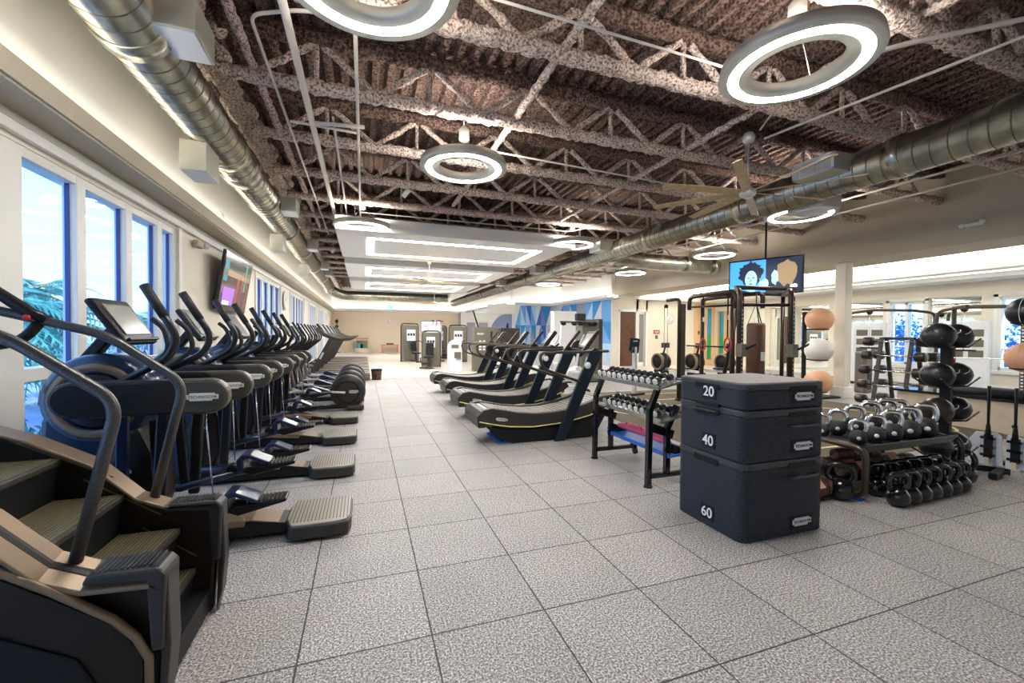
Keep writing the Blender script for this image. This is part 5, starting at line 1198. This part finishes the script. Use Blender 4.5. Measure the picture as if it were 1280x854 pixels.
MB().tube([(0, .06, .0), (0, .06, 2.04)], .022, 8).build('ceiling_pole', 'matte_black', t); MB().box((0, .05, 0), (.3, .06, .3)).build('mount_plate', 'matte_black', t, .005)

# ---- low wood-faced bench at the right with black top and gear
O = (9.9, 3.3, 0)
t = thing('wood_platform', 'long pale wood platform with a black edge at the right', 'platform', O)
MB().bb(9.85, 10.6, 1.2, 5.3, .0, .52).build('wood_panel', 'light_wood', t, .004, off=O); MB().bb(9.80, 10.65, 1.15, 5.35, .52, .565).build('black_edge', 'gloss_black', t, .008, off=O)
MB().ball((9.84, 3.7, .14), .035, n=12).build('knob', 'matte_black', t, off=O)
for i, (y, z, r) in enumerate([(4.4, .76, .07), (3.9, .76, .07)]):
    tag(MB().tube([(0, -.5, 0), (0, .5, 0)], r, 16).build('foam_roller', 'rubber'), ['left', 'right'][i] + ' dark foam roller lying on the pale wood platform', 'foam roller', 'foam rollers on the platform').location = (10.0+i*.3, y-.2, r+.566)
t2 = thing('pilates_ring', 'pale green hoop leaning on the platform at the right', 'hoop', (10.1, 2.95, .81)); MB().tube([(0, math.cos(a)*.42, math.sin(a)*.23) for a in [2*PI*k/32 for k in range(32)]], .02, 10, closed=True).build('hoop', 'olive_metal', t2); MB().ball((0, .42, 0), .03, n=10).build('grip', 'rubber', t2)
# white boards with pole clamps in front of it
for i, (y, lab) in enumerate(((2.95, 'left'), (2.72, 'right'))):
    O = (7.25, y, 0); t = thing('pole_trainer', '%s black pole in a clamp base standing on white boards' % lab, 'pole trainer', O, 0, 'black poles on white boards')
    MB().prism([(.19, .0), (.19, .28), (.13, .38), (-.06, .40), (-.10, .36), (-.112, .0)] if i == 0 else [(-.10, 0), (-.10, .34), (-.06, .40), (.10, .38), (.2, .30), (.26, .0)], 'yz', .05, .065).build('white_board', 'machine_white', t, .002) if i == 0 else MB().prism([(-.36, .0), (-.36, .26), (-.12, .36), (.07, .40), (.09, .38), (.095, .0)], 'yz', .05, .065).build('white_board', 'machine_white', t, .002)
    MB().tube([(0, 0, .40), (0, 0, .97)], [.012, .017], 10).build('pole', 'matte_black', t); MB().tube([(0, 0, .36), (0, 0, .50)], [.030, .018], 12).build('pole_socket', 'matte_black', t)
    MB().bb(-.01, .03, -.035, .035, .08, .37).build('clamp_block', 'matte_black', t, .004); 
    b = MB()
    for z in (.12, .22, .33): b.box((.0, 0, z), (.05, .12, .03))
    b.build('clamp_bolts', 'gloss_black', t)
    MB().bb(-.02, .045, -.02, .02, 0, .09).build('stem_foot', 'light_wood', t)
    MB().bb(-.05, .20, -.06, .06, 0, .015).build('base_plate', 'silver_paint', t)

# ---- strength machines
def strength(nm, lab, x, y, rz, tower='machine_grey', shroud='machine_dark', w=.75, h=1.55, kind=0, grp=None):
    t = thing(nm, lab, 'strength machine', (x, y, 0), rz, grp)
    MB().prism(rrect(w, .22, .05, 4), 'xy', .03, h).build('weight_shroud', tower, t, .03)
    MB().tube(fillet([(-w/2-.01, 0, .02), (-w/2-.01, 0, h+.06), (w/2+.01, 0, h+.06), (w/2+.01, 0, .02)], .18, 6), .035, 10).build('shroud_frame', 'bronze_tube' if kind != 2 else 'silver_paint', t)
    MB().prism(rrect(w*.5, h*.3, .03, 3, 0, h*.72), 'xz', -.118, -.112).build('instruction_panel', 'machine_white', t)
    for k in range(3): MB().prism(rrect(w*.12, h*.07, .01, 2, (k-1)*w*.15, h*.74), 'xz', -.121, -.117).build('diagram', 'charcoal', t)
    MB().bb(-.04, .04, -1.0, .0, .03, .10).build('floor_beam', shroud, t, .01); MB().bb(-.3, .3, -1.05, -.97, .02, .09).build('front_foot', shroud, t, .01)
    MB().bar((0, -.62, .08), (0, -.55, .46), .08, .08).build('seat_post', 'bronze_tube', t, .006)
    MB().prism(rrect(.38, .36, .06, 4, 0, -.58), 'xy', .46, .53).build('seat', 'black_plastic', t, .015)
    MB().box((0, -.34, .85), (.34, .07, .55), Matrix.Rotation(math.radians(-10), 3, 'X')).build('back_pad', 'black_plastic', t, .025)
    for s in (-1, 1):
        if kind == 0: MB().tube(fillet([(s*.2, -.2, 1.1), (s*.34, -.35, 1.15), (s*.36, -.75, 1.0), (s*.30, -.8, 1.0)], .06), .022, 8).build('press_arm', 'bronze_tube', t)
        elif kind == 1: MB().tube(fillet([(s*.22, -.3, .5), (s*.30, -.9, .45), (s*.2, -1.0, .2), (s*.1, -1.0, .2)], .06), .025, 8).build('leg_lever', 'bronze_tube', t)
        else: MB().tube(fillet([(s*.1, 0, h), (s*.1, -.3, h+.3), (s*.35, -.6, h+.2)], .1), .025, 8).build('upper_arm', 'bronze_tube', t)
    if kind: MB().tube([(-.18, -.98, .24), (.18, -.98, .24)], .06, 12).build('roller_pad', 'black_plastic', t)
    return t
G = 'grey strength machines in the far middle'
strength('strength_machine', 'grey shrouded strength machine at the left end of the far middle group', 2.35, 23.4, .5, kind=0, h=2.0, w=1.1, grp=G)
strength('strength_machine', 'grey strength machine with a low seat in front of the far middle group', 2.9, 19.4, -.35, kind=1, h=1.6, w=.8, grp=G)
strength('strength_machine', 'light grey strength machine with a tall tower below the far television', 3.75, 24.0, .1, tower='machine_white', kind=2, h=2.0, w=.8, grp=G)
strength('strength_machine', 'grey strength machine partly hidden behind the white kiosk', 5.0, 23.5, 0, kind=0, h=1.95, w=1.0, grp=G)
strength('strength_machine', 'grey machine with a rounded frame behind the far middle group', 4.4, 26.5, .2, kind=1, h=1.95, w=1.1, grp=G)
# large dark dual tower
O = (5.0, 17.0, 0); t = thing('dual_tower_machine', 'large dark grey two-tower machine left of the curved treadmills', 'strength machine', O)
MB().prism(rrect(1.0, .5, .05, 3, -.25, 0), 'xy', .02, 1.83).build('tower', 'machine_grey', t, .02); MB().prism(rrect(.85, .5, .05, 3, .85, .1), 'xy', .02, 1.80).build('tower', 'machine_dark', t, .02)
MB().bb(-.06, .0, -.27, -.25, .7, 1.65).build('slot', 'screen_black', t); MB().bb(-.62, -.12, -.262, -.25, .85, 1.3).build('instruction_panel', 'machine_grey', t)
for i in range(2):
    for j in range(4): MB().bb(-.56+i*.16, -.46+i*.16, -.268, -.26, .88+j*.11, .95+j*.11).build('diagram', 'machine_white', t)
badge(t, (-.5, -.256, 1.55), .3, .07, NY, plate='machine_white', ink='screen_black')
MB().prism(rrect(.6, .4, .06, 3, .3, -.55), 'xy', .75, .82).build('seat', 'black_plastic', t, .02); MB().bar((.3, -.5, 0), (.3, -.5, .75), .1, .1).build('seat_post', 'machine_dark', t, .01)
MB().tube(fillet([(.1, -.75, .02), (.1, -.75, .6), (.9, -.75, .6), (.9, -.75, .02)], .1), .035, 8).build('foot_frame', 'bronze_tube', t); MB().tube([(.3, -.85, .45), (.85, -.85, .45)], .09, 12).build('roller_pad', 'black_plastic', t)
MB().bar((-.55, -.1, 1.8), (-.78, -.1, 2.5), .05, .05).build('lever', 'gloss_black', t, .005); MB().tube([(.7, -.1, 1.8), (.72, -.1, 2.0)], .05, 10).build('knob', 'matte_black', t)
MB().bb(-.7, 1.2, -.9, -.8, 0, .06).build('floor_beam', 'machine_dark', t, .01)
O = (3.55, 17.2, 0); t = thing('water_dispenser', 'white rounded kiosk standing beside the large dark two-tower machine', 'dispenser', O)
MB().prism([(-.30, .0), (-.30, 1.0), (-.22, 1.2), (-.05, 1.30), (.16, 1.30), (.24, 1.2), (.26, .0)], 'xz', -.2, .2).build('body', 'machine_white', t, .03)
MB().bb(-.08, .2, -.215, -.19, .55, .8).build('dispensing_niche', 'machine_grey', t, .006); MB().bb(-.2, .1, -.21, -.19, .95, 1.1).build('label_plate', 'machine_grey', t); MB().bb(.0, .2, -.3, -.2, .5, .53).build('drip_tray', 'charcoal', t, .004)
# cabinet machine with a round fan and cables, behind the treadmills
O = (6.9, 12.3, 0); t = thing('cabinet_machine', 'beige-brown cabinet machine with a crossbar of dark grips behind the treadmills', 'strength machine', O)
MB().bb(-.25, .35, -.2, .3, .02, 2.05).build('cabinet', 'machine_grey', t, .015); MB().bb(.32, .52, -.15, .25, .02, 2.07).build('side_panel', 'machine_dark', t, .01)
MB().tube([(-1.1, -.3, 1.95), (.25, -.3, 1.95)], .03, 8).build('crossbar', 'bronze_tube', t); MB().bb(-.55, -.25, -.4, -.2, 2.0, 2.22).build('control_head', 'gloss_black', t, .02)
for x in (-1.0, -.62, -.4, -.05, .12): MB().ball((x, -.32, 1.90), .075, (1.3, 1, .9), 12).build('grip', 'matte_black', t)
MB().lathe([(0, -.05), (.24, -.05), (.27, 0), (.24, .05), (0, .05)], (-.45, -.3, 1.10), 'y', 28).build('round_disc', 'matte_black', t)
MB().tube([(-1.05, -.3, 1.95), (-1.05, -.1, .02)], .035, 8).build('front_post', 'silver_paint', t); MB().bb(-1.1, .5, -.2, -.1, 0, .06).build('floor_beam', 'machine_dark', t, .01); MB().tube([(-.45, -.3, .03), (-.45, -.3, 1.0)], .035, 8).build('disc_post', 'machine_dark', t)
tag(MB().bb(-.45, .45, -.15, .15, 0, 2.4).build('storage_locker', 'white_paint', None, .01), 'plain white locker behind the cabinet machine', 'locker').location = (6.9, 14.0, 0)
# exercise bikes and consoles seen between the treadmills
def bike(x, y, rz, lab):
    t = thing('exercise_bike', lab, 'exercise bike', (x, y, 0), rz, 'exercise bikes behind the curved treadmills')
    MB().lathe([(0, -.05), (.22, -.05), (.25, 0), (.22, .05), (0, .05)], (-.35, 0, .42), 'y', 28).build('flywheel', 'silver_paint', t)
    MB().bar((-.5, 0, .3), (.45, 0, .5), .07, .12).build('frame', 'machine_white', t, .02); MB().bar((-.3, 0, .4), (-.42, 0, 1.15), .07, .07).build('front_post', 'machine_white', t, .01); MB().bar((.3, 0, .45), (.38, 0, .98), .06, .06).build('seat_post', 'silver_paint', t, .01)
    MB().prism([(.22, -.03), (.3, -.09), (.52, -.12), (.55, 0), (.52, .12), (.3, .09), (.22, .03)], 'xy', .97, 1.03).build('saddle', 'matte_black', t, .02)
    MB().tube(fillet([(-.55, -.2, 1.25), (-.42, -.2, 1.15), (-.42, .2, 1.15), (-.55, .2, 1.25)], .05), .018, 8).build('handlebar', 'matte_black', t)
    MB().box((-.5, 0, 1.42), (.03, .42, .32), Matrix.Rotation(math.radians(-25), 3, 'Y')).build('console', 'machine_white', t, .01)
    MB().bb(-.6, -.5, -.25, .25, 0, .08).build('front_foot', 'matte_black', t, .01); MB().bb(.45, .55, -.25, .25, 0, .08).build('rear_foot', 'matte_black', t, .01); MB().bar((-.55, 0, .06), (.5, 0, .06), .07, .06).build('base_beam', 'machine_white', t, .01)
    for s in (-1, 1): MB().bar((0, s*.09, .40+s*.14), (.09, s*.2, .36+s*.14), .08, .03).build('pedal', 'matte_black', t)
bike(5.4, 10.9, 2.6, 'white exercise bike behind the third curved treadmill'); bike(5.6, 12.9, 2.6, 'white exercise bike behind the farthest curved treadmill'); bike(5.0, 14.6, 2.8, 'white exercise bike farther back near the blue mural')
# console stand (machine seen from behind) in front of the brown door
O = (6.55, 9.2, 0); t = thing('console_stand', 'dark console on a pale post, seen from behind in front of the brown door', 'console', O, .25)
MB().prism([(-.20, 1.12), (-.15, 1.50), (.20, 1.46), (.14, 1.08)], 'xz', -.03, .03).build('display_back', 'matte_black', t, .02); MB().box((.0, -.035, 1.40), (.16, .01, .03)).build('badge', 'silver_paint', t)
MB().bar((.02, .0, .05), (.02, 0, 1.25), .10, .08).build('post', 'silver_paint', t, .01); MB().bb(-.35, .35, -.08, .08, 0, .06).build('base', 'matte_black', t, .01); MB().tube(fillet([(-.18, 0, 1.15), (-.26, -.15, 1.1), (-.26, -.2, 1.25)], .05), .018, 8).build('handle', 'rubber', t)
# rowers with drum flywheels
for i, (x, y) in enumerate([(10.2, 12.7), (11.25, 12.2), (12.15, 11.7)]):
    t = thing('rowing_machine', 'rowing machine with a big dark drum, %s of three' % ['left', 'middle', 'right'][i], 'rowing machine', (x, y, 0), math.radians(-88), 'rowing machines with drum flywheels')
    MB().lathe([(0, -.12), (.27, -.12), (.27, .22), (.0, .22)], (0, 0, .60), 'y', 30).build('drum', 'ball_brown', t); MB().lathe([(.245, -.20), (.30, -.20), (.31, -.17), (.31, -.13), (.25, -.12)], (0, 0, .60), 'y', 30, closed=True).build('drum_rim', 'taupe_trim', t); MB().lathe([(.25, .0), (.31, .0), (.32, .14), (.25, .16)], (0, 0, .60), 'y', 30, closed=True).build('drum_rim', 'matte_black', t)
    MB().lathe([(0, -.17), (.25, -.17), (.25, -.15), (0, -.15)], (0, 0, .60), 'y', 30).build('drum_face', 'matte_black', t)
    MB().bb(.2, 1.7, .0, .1, .32, .40).build('rail', 'silver_paint', t, .01); MB().bb(-.15, .15, -.2, .2, 0, .32).build('front_base', 'matte_black', t, .02); MB().bb(1.8, 1.88, -.2, .2, 0, .34).build('rear_foot', 'matte_black', t, .01)
    MB().prism(rrect(.3, .34, .08, 4, 1.1, 0), 'xy', .42, .48).build('seat', 'black_plastic', t, .015); MB().bar((.1, 0, .85), (.2, 0, 1.15), .05, .04).build('monitor_arm', 'matte_black', t); MB().box((.22, 0, 1.2), (.03, .36, .18)).build('monitor', 'machine_dark', t, .01)
# grey cable machines and mirror-side machines at right
def pulley(x, y, rz, lab):
    t = thing('cable_machine', lab, 'cable machine', (x, y, 0), rz, 'grey cable machines near the mirrors')
    MB().prism(rrect(1.0, .4, .10, 5), 'xy', .03, 2.05).build('shroud', 'machine_white', t, .04); MB().prism(rrect(.86, 1.7, .06, 4, 0, 1.08), 'xz', -.215, -.19).build('front_panel', 'vent_white', t)
    for i in range(2):
        for j in range(3): MB().bb(-.36+i*.40, -.06+i*.40, -.225, -.212, 1.0+j*.3, 1.2+j*.3).build('instruction_panel', 'machine_grey', t)
    MB().tube(fillet([(-.6, -.1, 0), (-.6, -.1, 2.35), (.0, -.5, 2.45), (1.0, -.5, 2.42), (1.7, -.1, 2.35), (1.7, -.1, 1.5)], .2), .045, 10).build('overhead_arm', 'bronze_tube', t)
    MB().ball((-.1, -.5, 2.38), .09, n=12).build('pulley', 'matte_black', t); MB().tube([(-.1, -.5, 2.35), (-.1, -.5, 1.2)], .01, 6).build('cable', 'steel', t); MB().tube([(-.35, -.5, 1.2), (.15, -.5, 1.2)], .025, 8).build('cable_handle', 'matte_black', t)
    MB().bb(-.7, 1.0, -.6, -.5, 0, .08).build('floor_beam', 'machine_dark', t, .01)
pulley(16.2, 9.6, -.75, 'grey cable machine with an overhead arm behind the barbell rack'); pulley(16.6, 7.3, -1.0, 'grey cable machine near the mirror behind the ball tree')
O = (13.2, 7.9, 0); t = thing('sanitizer_stand', 'slim grey stand just right of the column', 'dispenser', O); MB().prism(rrect(.36, .3, .08, 4), 'xy', .0, 1.15).build('body', 'machine_grey', t, .04); MB().bb(-.08, .08, -.165, -.14, .1, .75).build('slot', 'charcoal', t, .01); MB().ball((0, -.15, .95), .03, n=10).build('button', 'chrome', t)
# half rack by the mirrors with a measuring post
O = (14.6, 6.0, 0); t = thing('squat_rack', 'dark squat rack with a bar, in front of the right mirror', 'squat rack', O, -.9)
for x in (-.6, .6):
    MB().bb(x-.04, x+.04, -.04, .04, 0, 2.35).build('upright', 'machine_dark', t, .005); MB().bb(x-.05, x+.05, -.5, .5, 0, .08).build('foot', 'machine_dark', t, .01); MB().bar((x, 0, 2.32), (x, -.9, 2.32), .06, .06).build('top_arm', 'machine_dark', t, .01)
MB().tube([(-1.1, -.09, 1.05), (1.1, -.09, 1.05)], .016, 8).build('bar', 'chrome', t); MB().bb(-.6, .6, -.03, .03, 2.29, 2.35).build('top_bar', 'machine_dark', t, .005)
s = MB()
for k in range(24): s.bb(.56, .60, -.05, -.04, .3+k*.08, .34+k*.08)
s.build('scale_marks', 'vent_white', t)
for x in (-.62, .62): MB().bb(x-.03, x+.03, -.12, -.04, .99, 1.03).build('bar_hook', 'red', t)
